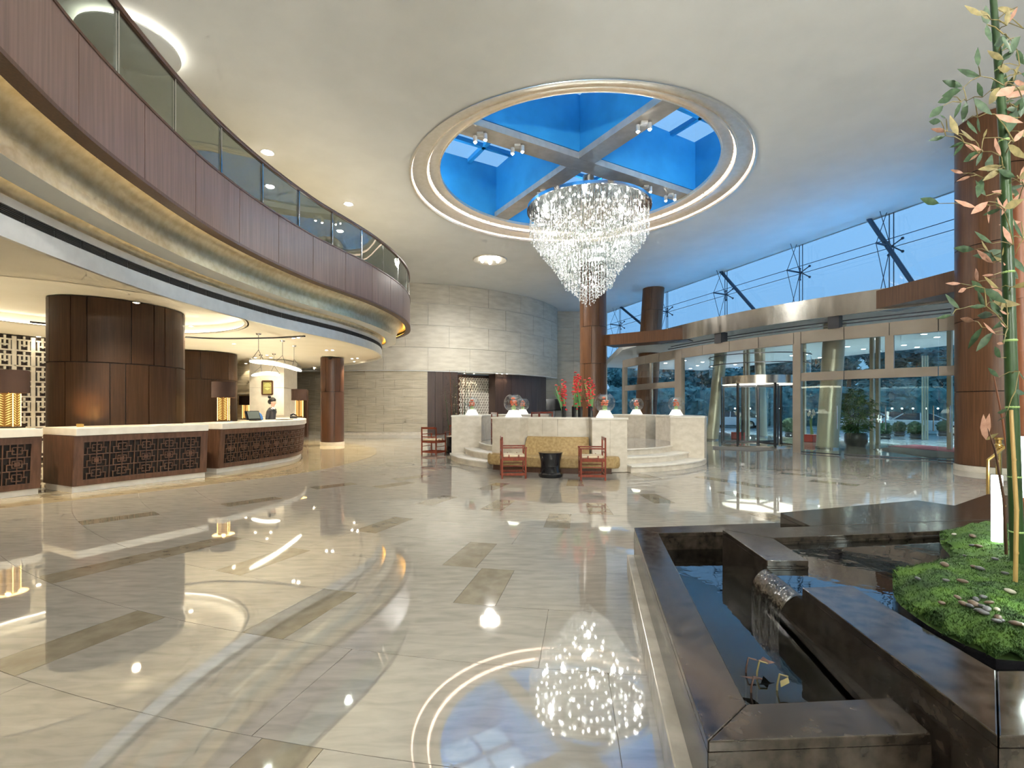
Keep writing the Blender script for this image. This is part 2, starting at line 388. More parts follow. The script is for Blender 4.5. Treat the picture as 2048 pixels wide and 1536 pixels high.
# ================================================================ MAIN CEILING with the round opening
RC = (1.89, 14.6); CZ = 8.0; RO = 4.83
FA, FB = Vector((5.88, 36.0)), Vector((17.0, 4.8))          # plan line of the glass facade
def fac(x):
    "point of the facade line seen in image column x"
    k = (x-CX)/F; d = FB-FA; t = (FA.x-k*FA.y)/(k*d.y-d.x); return FA+d*t
bm = bmesh.new()
outer = [bm.verts.new((x, y, CZ)) for x, y in ((-17,-5),(17,-5),(FB.x,FB.y),(FA.x,FA.y),(-17,36))]
inner = [bm.verts.new((RC[0]+RO*math.cos(R(a*360/96)), RC[1]+RO*math.sin(R(a*360/96)), CZ)) for a in range(96)]
ed = [bm.edges.new((L[i], L[(i+1) % len(L)])) for L in (outer, inner) for i in range(len(L))]
bmesh.ops.triangle_fill(bm, use_beauty=True, use_dissolve=False, edges=ed)
me = bpy.data.meshes.new('ceiling'); bm.to_mesh(me); bm.free(); me.materials.append(M['plaster'])
ceil = link('ceiling', me); struct(ceil, 'smooth off-white flat ceiling with a large round opening')
# ceiling edge strip over the facade
q = MB(); q.bar((FA.x, FA.y, CZ+.25), (FB.x, FB.y, CZ+.25), .12, .5); struct(q.build('trim_1', M['plaster'], None, 0), 'white edge of the ceiling along the glass front')
# two stepped rings, silver-leafed, each with a line of warm light
rg = root('ceiling_ring', 'two stepped silver rings with warm light lines around the ceiling opening', 'light ring', (RC[0], RC[1], CZ))
def cove(r0, z0, r1, z1, n=8):
    return [(r0-(r0-r1)*(1-math.cos(R(90*k/n))), z0+(z1-z0)*math.sin(R(90*k/n))) for k in range(n+1)]
MB().lathe([(4.86, -.03), (4.80, -.03), (4.80, .0)]+cove(4.80, .02, 4.40, .16)+[(4.40, .13), (4.36, .13), (4.36, .17)], (RC[0], RC[1], CZ), 128).build('outer_ring', M['silver_leaf'], rg, 60)
MB().lathe([(4.36, .15)]+cove(4.36, .17, 4.03, .31)+[(4.03, .27), (3.99, .27), (3.99, .36), (4.9, .36)], (RC[0], RC[1], CZ), 128).build('inner_ring', M['silver_leaf'], rg, 60)
for rr, zz, nme in ((4.785, .035, 'outer'), (4.345, .185, 'inner')):
    for k in range(28):
        MB().lathe([(rr, zz-.005), (rr-.03, zz+.055), (rr-.10, zz+.10)], (RC[0], RC[1], CZ), 6, 0, k*360/28+.2, (k+1)*360/28-.2).build('light_strip', M['led_warm'], rg, 0)
# skylight shaft: square, divided by two crossing partitions with silver beams below
SC = (1.95, 14.0); U = Vector((.86, .51)); V = Vector((-.51, .86)); SH = 4.85; ZB, ZT = 8.36, 10.25
def uv(u, v): return (SC[0]+U.x*u+V.x*v, SC[1]+U.y*u+V.y*v)
sk = root('skylight_shaft', 'skylight shaft with deep blue light put into its colour, above the round opening', 'skylight', (SC[0], SC[1], ZB), 0, None, 'structure')
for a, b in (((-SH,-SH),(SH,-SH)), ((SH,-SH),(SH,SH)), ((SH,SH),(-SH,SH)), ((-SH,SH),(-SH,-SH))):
    p, q = uv(*a), uv(*b); MB().bar((*p, (ZB+ZT)/2), (*q, (ZB+ZT)/2), .15, ZT-ZB).build('shaft_wall', M['blue_lit_shaft'], sk, 0)
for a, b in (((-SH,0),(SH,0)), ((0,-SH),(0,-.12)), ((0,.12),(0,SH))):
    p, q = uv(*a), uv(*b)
    MB().bar((*p, (ZB+ZT)/2+.17), (*q, (ZB+ZT)/2+.17), .22, ZT-ZB-.3).build('partition_wall', M['blue_lit_shaft'], sk, 0)
for a, b in (((-4.6,0),(4.6,0)), ((0,-4.6),(0,-.29)), ((0,.29),(0,4.6))):
    p, q = uv(*a), uv(*b); MB().bar((*p, 8.46), (*q, 8.46), .56, .18).build('cross_beam', M['beam_silver'], sk, 0)
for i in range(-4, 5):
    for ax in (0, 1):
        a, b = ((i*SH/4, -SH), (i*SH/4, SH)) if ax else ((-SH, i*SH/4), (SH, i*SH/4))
        p, q = uv(*a), uv(*b); MB().bar((*p, ZT), (*q, ZT), .13, .14).build('glazing_bar', M['blue_lit_shaft'], sk, 0)
for i in range(-4, 4):
    for j in range(-4, 4):
        s = SH/4; MB().prism([uv(i*s, j*s), uv(i*s+s, j*s), uv(i*s+s, j*s+s), uv(i*s, j*s+s)], ZT+.08, ZT+.095).build('pane', M['glass_facade'], sk, 0)

for u, v in ((-2.3, -2.3), (2.3, -2.3), (-2.3, 2.3), (2.3, 2.3)):  # added floods with no seen source, brightening the shaft walls
    x, y = uv(u*1.9, v*1.9); MB().box((x, y, 8.5), (.3, .3, .12), R(30)).build('added_flood', M['white_metal'], sk, 0); x, y = uv(u*1.6, v*1.6); lamp('added_flood_light', 'POINT', (x, y, 8.75), 130, (.55, .8, 1), sk, .15)
# ================================================================ BALCONY
BP = Path([(-1.5,-2.5),(-2.35,-.2),(-3.35,1.9),(-4.10,3.95),(-4.42,5.0),(-4.62,6.1),(-4.76,7.4),(-4.77,8.5),(-4.66,9.7),(-4.42,11.05),(-4.08,12.2),(-3.75,13.4),
  (-3.53,14.8),(-3.48,16.1),(-3.62,17.4),(-4.02,18.9),(-4.85,20.3),(-6.2,21.9),(-8.4,24.0),(-10.5,25.5)], .12, 1)
L = BP.L
bal = root('balcony', 'curved upper balcony with wood fascia and glass railing', 'balcony', (-4.77, 8.5, 3.3), 0, None, 'structure')
full = BP.sub(0, L, .15)
s0 = BP.px(158) % 1.2 - 1.2; k = 0
MB().sweep(full, [(.03, 4.32), (.12, 4.32), (.12, 5.28), (.03, 5.28)]).build('fascia_core', M['wood_gap'], bal)
MB().sweep(full, [(-.012, 4.28), (.17, 4.28), (.17, 4.30), (.10, 4.30), (.10, 4.325), (-.012, 4.325)]).build('fascia_base_trim', M['wood_dark'], bal)
MB().sweep(full, [(-.012, 5.275), (.10, 5.275), (.10, 5.31), (-.012, 5.31)]).build('fascia_cap_trim', M['wood_dark'], bal)
sx = [max(0, s0+1.2*i) for i in range(40) if 0 <= s0+1.2*i+1.2 and s0+1.2*i < L]
for a, b in zip(sx, sx[1:]+[L]):
    if b-a > .1: MB().sweep(BP.sub(a+.007, b-.007, .15), [(0, 4.325), (.03, 4.325), (.03, 5.275), (0, 5.275)]).build('wood_panel', M['wood_band'], bal)
p0 = BP.px(243) % 1.2; posts = [p0+1.2*i for i in range(-1, 40) if 0 < p0+1.2*i < L]
for a in posts:
    x, y, nx, ny = BP.at(a)
    MB().box((x-nx*.05, y-ny*.05, 5.70), (.05, .022, .80), math.atan2(ny, nx)).build('rail_post', M['chrome'], bal, 0)
for a, b in zip(posts, posts[1:]):
    MB().sweep(BP.sub(a+.03, b-.03, .2), [(.04, 5.33), (.052, 5.33), (.052, 6.09), (.04, 6.09)]).build('glass_panel', M['glass_rail'], bal)
MB().sweep(full, [(.01, 6.10), (.085, 6.10), (.095, 6.13), (.085, 6.165), (.01, 6.165), (0, 6.13)]).build('handrail', M['wood_dark'], bal)
MB().sweep(full, [(.12, 5.05), (6, 5.05), (6, 5.10), (.12, 5.10)][::1], True).build('upper_floor', M['grout'], bal) if False else None
# stepped coves below the fascia
el = lambda o0, z0, o1, z1, n=8: [(o0+(o1-o0)*math.sin(R(90*k/n)), z1+(z0-z1)*math.cos(R(90*k/n))) for k in range(n+1)]
MB().sweep(full, [(.10, 4.30), (.10, 4.40)]+el(.12, 4.42, .50, 3.98, 12)+[(.50, 3.86)], False).build('upper_cove', M['warm_lit_leaf'], bal, 60)
MB().sweep(full, [(.50, 3.86), (.87, 3.86), (.87, 3.875)], False).build('cove_underside', M['plaster'], bal)
MB().sweep(full, [(.80, 3.865), (.80, 3.94)]+el(.80, 3.96, 1.03, 3.76, 8), False).build('lower_cove', M['warm_lit_leaf'], bal, 60)
MB().sweep(full, [(1.00, 3.30), (1.06, 3.30), (1.06, 3.76), (1.00, 3.76), (1.00, 3.66), (1.025, 3.66), (1.025, 3.54), (1.00, 3.54)]).build('soffit_fascia', M['white_metal'], bal)
n = int(L/.42)
for k in range(n):
    a = L*k/n
    if a < 4 or a > L-4: continue
    q = MB().sweep(BP.sub(a+.008, a+L/n-.008, .2), [(1.012, 3.545), (1.02, 3.545), (1.02, 3.655), (1.012, 3.655)])
    for z in (3.565, 3.585, 3.605, 3.625, 3.645): q.sweep(BP.sub(a+.008, a+L/n-.008, .2), [(1.0, z-.003), (1.014, z-.006), (1.014, z), (1.0, z+.003)])
    q.build('air_grille', M['grille'], bal, 0)
MB().sweep(full, [(.81, 3.868), (.84, 3.868), (.84, 3.880), (.81, 3.880)]).build('cove_light', M['cove_led'], bal, 0)
MB().sweep(full, [(.115, 4.305), (.15, 4.305), (.15, 4.318), (.115, 4.318)]).build('cove_light', M['cove_led'], bal, 0)
off = [(x-nx*1.05, y-ny*1.05) for x, y, nx, ny in full]
RZ = 3.38
HC = (-8.75, 9.9); HR = 3.0                        # round raised recess over the oval column
bm = bmesh.new(); o_ = [bm.verts.new((x, y, RZ)) for x, y in off+[(-16.5, 26.2), (-16.5, -4)]]
i_ = [bm.verts.new((HC[0]+HR*math.cos(R(a*5)), HC[1]+HR*math.sin(R(a*5)), RZ)) for a in range(72)]
bmesh.ops.triangle_fill(bm, use_beauty=True, use_dissolve=False, edges=[bm.edges.new((Q[i], Q[(i+1) % len(Q)])) for Q in (o_, i_) for i in range(len(Q))])
me = bpy.data.meshes.new('reception_ceiling'); bm.to_mesh(me); bm.free(); me.materials.append(M['plaster_warm']); link('reception_ceiling', me, bal)
inn = [(x-nx*.13, y-ny*.13) for x, y, nx, ny in full]
MB().prism(inn+[(-16.5, 26.2), (-16.5, -4)], 4.9, 5.0).build('upper_floor_slab', M['marble_tan'], bal, 0)

# ================================================================ WALLS
CD = (-7.0, 36.3); RD = 10.75
def dpx(x, r=RD):
    "angle on the drum wall seen in image column x"
    return min(((abs(CX+F*(CD[0]+r*math.cos(R(a/10)))/(CD[1]+r*math.sin(R(a/10)))-x), a/10) for a in range(-1650, -100)))[1]
wd = MB().sector(CD, RD-.5, RD-.03, -165, -21.5, 3.38, CZ, 60).build('wall_back', M['stone_joint'], None); struct(wd, 'tall curved drum wall clad in pale stone')
zr = [3.40, 4.62, 5.80, 6.95, 8.0]
for i in range(4):
    a = -125+(i % 2)*6
    while a < -21.6:
        b = min(a+12.2, -21.5); MB().sector(CD, RD-.03, RD, a+.05, b-.05, zr[i]+.012, zr[i+1]-.012, 6).build('stone_panel', M['stone_wall'], wd); a = b
# lower storey under the drum
lw = MB().sector(CD, RD-.5, RD-.10, -165, dpx(855), 0, 3.38, 40).build('wall_lower', M['stone_joint'], None); struct(lw, 'rough-hewn beige stone wall below the curved drum')
for i in range(7):
    z = .16+i*.46; a = -130+(i % 2)*3
    while a < dpx(855)-.1:
        b = min(a+5.2, dpx(855)-.05); MB().sector(CD, RD-.10, RD-.07+.006*random.random(), a+.02, b-.02, z+.004, z+.456, 4).build('stone_block', M['stone_rough'], lw); a = b
MB().sector(CD, RD-.10, RD-.05, -130, dpx(855), 0, .15, 40).build('stone_skirting', M['stone_cream'], lw)
sv = MB(); a0, a1 = dpx(855), dpx(917)
wp = root('timber_wall', 'dark fluted timber panel wall beside the pale stone wall', 'wall panel', (CD[0]+RD*math.cos(R(a0)), CD[1]+RD*math.sin(R(a0)), 0), 0, None, 'structure')
for k in range(4):
    MB().sector(CD, RD-.5, RD-.08, a0+(a1-a0)*k/4+.03, a0+(a1-a0)*(k+1)/4-.03, 0, 3.37, 3).build('timber_panel', M['wood_black'], wp)
a2, a3 = dpx(983, RD-.7), dpx(1092, RD-.3)
wp2 = root('timber_wall', 'dark curved timber wall lit by three spots under the stone drum', 'wall panel', (-.3, 28.4, 0), 0, None, 'structure')
for k in range(8):
    MB().sector(CD, RD-1.0, RD-.3, a2+(a3-a2)*k/8+.03, a2+(a3-a2)*(k+1)/8-.03, 0, 3.37, 3).build('timber_panel', M['wood_black'], wp2)
MB().sector(CD, 3, RD-.02, -165, -21.5, 3.36, 3.40, 40).build('drum_underside', M['plaster'], wd, 0)
# honeycomb screen between the two timber walls
hs = root('honeycomb_screen', 'pale honeycomb lattice screen lit from above between dark timber walls', 'screen', (-1.9, 27.4, 0))
pa, pb = P(917, 866, 0), P(984, 866, 0); ya = 27.6; xa, xb = (916-CX)/F*ya, (985-CX)/F*(ya+1.2)
A_, B_ = Vector((xa, ya, 0)), Vector((xb, ya+1.2, 0)); D_ = (B_-A_).normalized(); N_ = Vector((D_.y, -D_.x, 0)); W_ = (B_-A_).length
MB().bar((*A_.xy, 1.65), (*B_.xy, 1.65), .06, 3.3).build('backing', M['wood_black'], hs, 0)
hx = MB(); nn = 0
cw = .16; rows = int(3.2/(cw*.92)); cols = int(W_/cw)
for j in range(rows):
    for i in range(cols):
        u = (i+.5+(.5 if j % 2 else 0))*cw
        if u > W_-.06: continue
        c = A_+D_*u+Vector((0, 0, .12+j*cw*.92))+N_*.06; vs = []
        for rr, dn in ((.082, 0), (.082, .10), (.058, .10), (.058, 0)):
            vs += [c+D_*(rr*math.cos(R(60*q+30)))+Vector((0, 0, rr*math.sin(R(60*q+30))))+N_*dn for q in range(6)]
        hx.add(vs, [(l*6+q, l*6+(q+1) % 6, (l+1)*6+(q+1) % 6, (l+1)*6+q) for l in range(3) for q in range(6)])
hx.build('honeycomb_cells', M['stone_step'], hs, 0)['kind'] = 'stuff'
A2 = A_.copy()
# flat far wall right of the drum, side and rear walls
fw = MB().box((4.2, 33.6, 4), (4.6, .3, 8)).build('wall_far', M['stone_joint'], None, 0); struct(fw, 'flat pale stone wall at the far end right of the drum')
for i in range(7):
    for j in range(2):
        MB().box((3.15+j*2.1, 33.43, .6+i*1.14), (2.08, .04, 1.12)).build('stone_panel', M['stone_wall'], fw, 0)
struct(MB().box((-17, 15, 4), (.2, 44, 8)).build('wall_left', M['plaster_warm'], None, 0), 'cream side wall deep behind the reception')
struct(MB().box((0, -5, 4), (36, .2, 8)).build('wall_behind', M['plaster_warm'], None, 0), 'cream wall behind the viewpoint')
struct(MB().box((17.2, 0, 4), (.2, 9.4, 8)).build('wall_right', M['plaster_warm'], None, 0), 'cream side wall beyond the bamboo')
# reception rear walls
rw = root('wall_reception', 'warm stone rear wall of the reception with a narrow ledge', None, (-10.5, 21.5, 0), 0, None, 'structure')
for (xa, ya, xb, yb, nme) in ((-16.4, 21.8, -9.9, 21.8, 'stone_slab'),):
    for i in range(4):
        for k in range(4):
            x0 = xa+(xb-xa)*k/4; x1 = xa+(xb-xa)*(k+1)/4
            MB().box(((x0+x1)/2, ya, .43+i*.85), (x1-x0-.008, .2, .842)).build(nme, M['stone_rough'], rw, 0)
MB().box((-13.2, 21.66, 2.05), (6.4, .12, .05)).build('wall_ledge', M['stone_step'], rw, 0)
pr = root('wall_pier', 'bright white stone pier carrying the framed picture', None, (-9.7, 19.6, 0), 0, None, 'structure')
x0, x1 = PD(499, 0, 19.6)[0], PD(568, 0, 19.6)[0]
for i in range(3): MB().box(((x0+x1)/2, 20.2, .56+i*1.12), (x1-x0, 1.2, 1.112)).build('stone_slab', M['stone_step'], pr, 0)
# hall behind the reception
hl = root('wall_hall', 'pale green-grey wall at the end of the back hall', None, (-11, 31, 0), 0, None, 'structure')
MB().box((-11.6, 30.5, 1.4), (7, .2, 2.8)).build('wall_face', M['plaster_warm'], hl, 0)
MB().box((-11.6, 30.0, 3.08), (7, 1.2, .6)).build('bulkhead', M['plaster'], hl, 0)
MB().box((-9.6, 28.4, 3.42), (7.2, 4.6, .05)).build('hall_ceiling', M['plaster'], hl, 0)
# lattice wall far left
lt = root('lattice_wall', 'pale carved lattice wall at the far left behind the desk lamp', 'screen', (-13.4, 12.6, 0))
A_, B_ = Vector((-14.6, 10.2, 0)), Vector((-12.3, 14.8, 0)); D_ = (B_-A_).normalized(); W_ = (B_-A_).length; N_ = Vector((D_.y, -D_.x, 0))
MB().bar((*A_.xy, 1.68), (*B_.xy, 1.68), .06, 3.36).build('backing', M['wood_black'], lt, 0)
q = MB()
def lb(u0, v0, u1, v1, wd=.045):
    a = A_+D_*u0+Vector((0, 0, v0))+N_*.06; b = A_+D_*u1+Vector((0, 0, v1))+N_*.06
    q.bar(a, b, wd, .05, N_)
u = .06
while u < W_-.4:
    lb(u, .05, u, 3.34, .09)
    for v in range(8):
        z = .1+v*.41
        lb(u+.11, z, u+.11, z+.26); lb(u+.20, z+.10, u+.20, z+.38); lb(u+.29, z, u+.29, z+.26)
        lb(u, z, u+.34, z, .04); lb(u+.06, z+.28, u+.34, z+.28, .04); lb(u+.1, z+.14, u+.3, z+.14, .04)
    u += .38
q.build('fretwork', M['stone_step'], lt, 0)['kind'] = 'stuff'
# ================================================================ TIMBER COLUMNS
def ecurve(c, rx, ry, rot, a, d=0):
    x, y = (rx+d)*math.cos(a), (ry+d)*math.sin(a); cs, sn = math.cos(rot), math.sin(rot)
    return (c[0]+x*cs-y*sn, c[1]+x*sn+y*cs)
def column(label, c, rx, ry, rot, rows, z0=.0, mat='wood', plinth=.13, lean=(0, 0), name='timber_column', z1=None):
    "rows: (z0, z1, [panel edges in degrees])"
    zt = rows[-1][1]; rt = root(name, label, 'column', (c[0], c[1], 0), 0, None, 'structure')
    def ring(d, z, a): 
        x, y = ecurve(c, rx, ry, rot, a, d); k = (z-rows[0][0])/(zt-rows[0][0]); return (x+lean[0]*k, y+lean[1]*k, z)
    n = 48; mb = MB(); vs = [ring(-.03, z, 2*math.pi*k/n) for z in (z0, zt) for k in range(n)]
    mb.add(vs, [(k, (k+1) % n, n+(k+1) % n, n+k) for k in range(n)]); mb.build('core', M['wood_gap'], rt)
    for za, zb, edges in rows:
        for a, b in zip(edges, edges[1:]+[edges[0]+360]):
            g = .009/max(rx, ry)*57.3; a_, b_ = R(a+g), R(b-g); m_ = max(3, int((b-a)/6)); mb = MB(); vs = []
            for d, z in ((-.03, za+.009), (0, za+.009), (0, zb-.009), (-.03, zb-.009)):
                vs += [ring(d, z, a_+(b_-a_)*k/m_) for k in range(m_+1)]
            w_ = m_+1
            fs = [(l*w_+k, l*w_+k+1, ((l+1) % 4)*w_+k+1, ((l+1) % 4)*w_+k) for l in range(4) for k in range(m_)]
            fs += [(0, w_, 2*w_, 3*w_), (m_, m_+w_, m_+2*w_, m_+3*w_)]
            mb.add(vs, fs); mb.build('wood_panel', M[mat], rt)
    if plinth:
        mb = MB(); vs = [ring(.02, z, 2*math.pi*k/n) for z in (0, plinth) for k in range(n)]
        mb.add(vs, [(k, (k+1) % n, n+(k+1) % n, n+k) for k in range(n)]+[tuple(range(n, 2*n))]); mb.build('stone_plinth', M['stone_cream'], rt)
    return rt
def evenly(n, off): return [off+360*k/n for k in range(n)]
# broad oval column behind the middle desk
K1 = (-8.45, 10.6); k1r = R(72)
def kpx(x):
    best = []
    for i in range(3600):
        a = 2*math.pi*i/3600; q = ecurve(K1, 1.25, .95, k1r, a); nx, ny = math.cos(a)/1.25, math.sin(a)/1.10
        cs, sn = math.cos(k1r), math.sin(k1r); n = (nx*cs-ny*sn, nx*sn+ny*cs)
        if n[0]*q[0]+n[1]*q[1] < 0: best.append((abs(CX+F*q[0]/q[1]-x), math.degrees(a)))
    return min(best)[1]
up = sorted(set(round(kpx(x), 1) % 360 for x in (98, 141, 174, 263, 308, 330, 366))); lo = sorted(set(round(kpx(x), 1) % 360 for x in (130, 220, 251, 298, 352)))
def fill(l):
    out = list(l)
    gaps = [(out[(i+1) % len(out)]-out[i]) % 360 for i in range(len(out))]; i = gaps.index(max(gaps)); g = gaps[i]
    return sorted([x % 360 for x in out]+[(out[i]+g*k/4) % 360 for k in (1, 2, 3)])
column('broad oval timber-clad column behind the middle reception desk', K1, 1.25, .95, k1r, [(.0, 2.33, fill(lo)), (2.33, 3.61, fill(up))], plinth=0, mat='wood_deep')
column('rounded timber-clad column at the rear of the reception', (-11.35, 17.4), 1.45, 1.2, 0, [(0, 2.4, evenly(9, 10)), (2.4, 3.36, evenly(9, 28))], plinth=0, mat='wood_deep')
column('slim timber column standing alone at the end of the reception', (-6.95, 18.95), .43, .43, 0, [(.13, 2.05, evenly(5, -60)), (2.05, 3.36, evenly(5, -30))], mat='wood_dark')
ZR = [.13, 1.81, 3.43, 5.1, 6.75, 8.0]
column('tall timber column rising behind the round platform', (3.72, 22.5), .60, .60, 0, [(ZR[i], ZR[i+1], evenly(5, -100+33*i)) for i in range(5)])
column('tall leaning timber column beside the window trusses', (7.30, 27.0), .58, .58, 0, [(ZR[i], ZR[i+1], evenly(5, -100+33*i)) for i in range(5)], lean=(.5, 0))
column('large round timber column next to the bamboo', (11.05, 11.2), .70, .70, 0, [(ZR[i], ZR[i+1], [185+18*(i % 2), 222+8*(i % 2), 262, 330, 60, 120]) for i in range(5)])
# small black camera dome on the slim column
o = MB().ball((-6.85, 18.45, 3.33), .07, 12, 5, (1, 1, 1), 0, -90, 0).build('camera_dome', M['black_gloss']); tag(o, 'small black dome camera at the top of the slim column', 'camera')

# ================================================================ RECEPTION DESKS
def desk(label, front, depth, zt=1.10, side=None, lab2=None):
    "front: plan polyline, left to right as seen by a guest; the timber front leans in towards the floor"
    pth = Path(front, .15, 1); fr = pth.sub(0, pth.L, .12)
    rt = root('reception_desk', label, 'desk', (fr[len(fr)//2][0], fr[len(fr)//2][1], 0), 0, 'reception desks')
    MB().sweep(fr, [(.12, 0), (depth-.1, 0), (depth-.1, .11), (.12, .11)]).build('stone_plinth', M['stone_step'], rt, 30)
    MB().sweep(fr, [(.10, .11), (.04, .96), (depth-.05, .96), (depth-.05, .11)]).build('body', M['wood_gap'], rt, 30)
    MB().sweep(fr, [(-.03, .97), (depth, .97), (depth, zt), (-.03, zt)]).build('stone_top', M['stone_step'], rt, 30, bevel=.006)
    zb, zc = .20, .86
    def off_(z): return .10-.06*(z-.11)/.85
    for nme, a, b in (('bottom_rail', .11, zb), ('top_rail', zc, .965)):
        MB().sweep(fr, [(off_(a)-.03, a), (off_(a)+.01, a), (off_(b)+.01, b), (off_(b)-.03, b)]).build(nme, M['wood_counter'], rt, 30)
    for t0, t1 in ((0, .12), (pth.L-.12, pth.L)):
        MB().sweep(pth.sub(t0, t1, .12), [(off_(zb)-.03, zb), (off_(zb)+.01, zb), (off_(zc)+.01, zc), (off_(zc)-.03, zc)]).build('stile', M['wood_counter'], rt, 30)
    # end panels
    for t, sgn in ((0, 1), (pth.L, -1)):
        x, y, nx, ny = pth.at(t); d = .012*sgn
        tx, ty = -ny*1, nx*1
        pts = [(.08, .11), (.02, .965), (depth-.03, .965), (depth-.03, .11)]
        mb = MB(); vs = [(x-nx*o_+tx*e_, y-ny*o_+ty*e_, z) for e_ in (-.012, .012) for o_, z in pts]
        mb.add(vs, [(0,1,2,3), (7,6,5,4), (0,4,5,1), (1,5,6,2), (2,6,7,3), (3,7,4,0)]); mb.build('end_panel', M['wood_counter'], rt, 0)
    # fretwork of the front
    q = MB()
    def pt(u, v):
        x, y, nx, ny = pth.at(u); o_ = off_(v)-.022; return (x-nx*o_, y-ny*o_, v)
    def seg(u0, v0, u1, v1, wd=.014):
        n = max(1, int(abs(u1-u0)/.25)); x, y, nx, ny = pth.at((u0+u1)/2)
        for k in range(n):
            q.bar(pt(u0+(u1-u0)*k/n, v0), pt(u0+(u1-u0)*(k+1)/n, v1), wd, .022, (nx, ny, 0))
    H = zc-zb; n = max(1, round((pth.L-.24)/.38)); cw = (pth.L-.24)/n
    for i in range(n):
        u = .12+i*cw; h = H/6
        for f in (0, .5, 1): seg(u+cw*f, zb, u+cw*f, zc)
        for j in range(7):
            v = zb+h*j
            if j % 2 == 0: seg(u, v, u+cw, v)
            else: seg(u+cw*.12, v, u+cw*.40, v); seg(u+cw*.6, v, u+cw*.88, v)
        for j in range(6):
            v = zb+h*j; f = .25 if j % 2 else .15
            seg(u+cw*f, v, u+cw*f, v+h); seg(u+cw*(1-f), v, u+cw*(1-f), v+h)
        for j in (1, 3, 5):
            v = zb+h*(j-.5)
            seg(u+cw*.33, v, u+cw*.33, v+h); seg(u+cw*.67, v, u+cw*.67, v+h); seg(u+cw*.33, v, u+cw*.67, v); seg(u+cw*.33, v+h, u+cw*.67, v+h)
        v = zb+h*3; seg(u+cw*.5-.035, v, u+cw*.5+.035, v, .07)
    q.build('fretwork', M['wood_counter'], rt, 0)['kind'] = 'stuff'
    # light line under the top
    return rt, pth
d1, p1 = desk('reception desk at the far left edge with a lit lamp on it', [(-8.75, 6.0), (-8.25, 7.2), (-7.82, 8.15)], 1.3)
d2, p2 = desk('middle reception desk in front of the broad oval column', [(-7.35, 8.25), (-6.85, 9.25), (-6.30, 10.15)], 1.15)
d3, p3 = desk('long curved reception desk where the clerk stands', [(-6.38, 10.75), (-6.02, 12.2), (-5.92, 13.6), (-6.33, 15.0), (-7.0, 16.4), (-7.9, 17.6)], 1.05)
bk = root('back_counter', 'low back counter along the rear wall of the reception', 'counter', (-10.6, 19.2, 0))
MB().box((-11.4, 19.1, .45), (3.6, .6, .9)).build('body', M['wood_counter'], bk, 0); MB().box((-11.4, 19.05, .93), (3.7, .72, .06)).build('stone_top', M['stone_step'], bk, 0)

# ---------------------------------------------------------------- desk lamps
def desk_lamp():
    rt = root('table_lamp', 'x', 'lamp', (0, 0, 0), 0, 'lit table lamps of the reception')
    MB().box((0, 0, .012), (.34, .26, .024)).build('base', M['black_gloss'], rt, 0, True, .004)
    q = MB().box((0, 0, .31), (.215, .215, .56)); b = q.build('glass_core', M['lamp_core'], rt, 0, True)
    q = MB()
    for s in range(4):
        a = R(90*s); d = Vector((math.cos(a), math.sin(a), 0)); t_ = Vector((-d.y, d.x, 0))
        for i in range(13):
            z = .05+i*.041
            for sg in (-1, 1):
                p_ = d*.112+t_*(.005*sg)+Vector((0, 0, z+.0)); e_ = d*.118+t_*(.112*sg)+Vector((0, 0, z+.055)); mid = (p_+e_)/2+d*.004
                up_ = Vector((0, 0, .012)); q.add([p_, mid-up_, e_, mid+up_], [(0, 1, 2, 3)])
    q.build('leaf_relief', M['lamp_leaf'], rt, 0, True)['kind'] = 'stuff'
    q = MB()
    for sx_ in (-1, 1):
        for sy_ in (-1, 1): q.box((sx_*.112, sy_*.112, .31), (.010, .010, .56))
    q.build('edge_light', M['lamp_gold'], rt, 0, True)
    MB().lathe([(.005, .58), (.005, .64)], (0,0,0), 8).build('stem', M['brass'], rt, 35, True)
    sh = MB().lathe([(.262, .60), (.262, .985), (.257, .985), (.257, .60), (.262, .60)], (0,0,0), 40).build('lamp_shade', M['lamp_shade'], rt, 35, True)
    MB().lathe([(.002, .975), (.257, .975)], (0,0,0), 32).build('top_diffuser', M['lamp_shade'], rt, 35, True)
    MB().lathe([(.12, .612), (.250, .612)], (0,0,0), 32).build('bottom_diffuser', M['shade_glow'], rt, 35, True)
    MB().ball((0, 0, .72), .045, 12, 8).build('bulb', M['shade_glow'], rt, 35, True)
    l = lamp('bulb_light', 'POINT', (0, 0, .59), 6, (1, .62, .25)); l.parent = rt
    return rt
emit('lamp_core', (1, .46, .10), .22); emit('lamp_leaf', (1, .56, .16), 1.1)
L0 = desk_lamp()
for i, (x, y, z, lb_) in enumerate(((-8.58, 8.35, 1.10, 'lit table lamp with brown drum shade on the left reception desk'),
        (-7.18, 12.2, 1.10, 'lit table lamp with brown drum shade near the gap between the desks'),
        (-11.35, 20.9, .96, 'small-looking lit table lamp on the rear counter left of the picture'),
        (-7.42, 17.1, 1.10, 'lit table lamp with brown drum shade at the far end of the curved desk'))):
    o = L0 if i == 0 else ctree(L0); o.location = (x, y, z); o['label'] = lb_
    o.rotation_euler = (0, 0, R(20))
# counters under the lamps that stand back from the front
MB().box((-7.2, 12.2, .55), (.6, .6, 1.09)).build('lamp_plinth', M['wood_counter'], d3, 0)
MB().box((-11.4, 20.9, .46), (3.0, .7, .99)).build('rear_shelf', M['stone_step'], bk, 0)

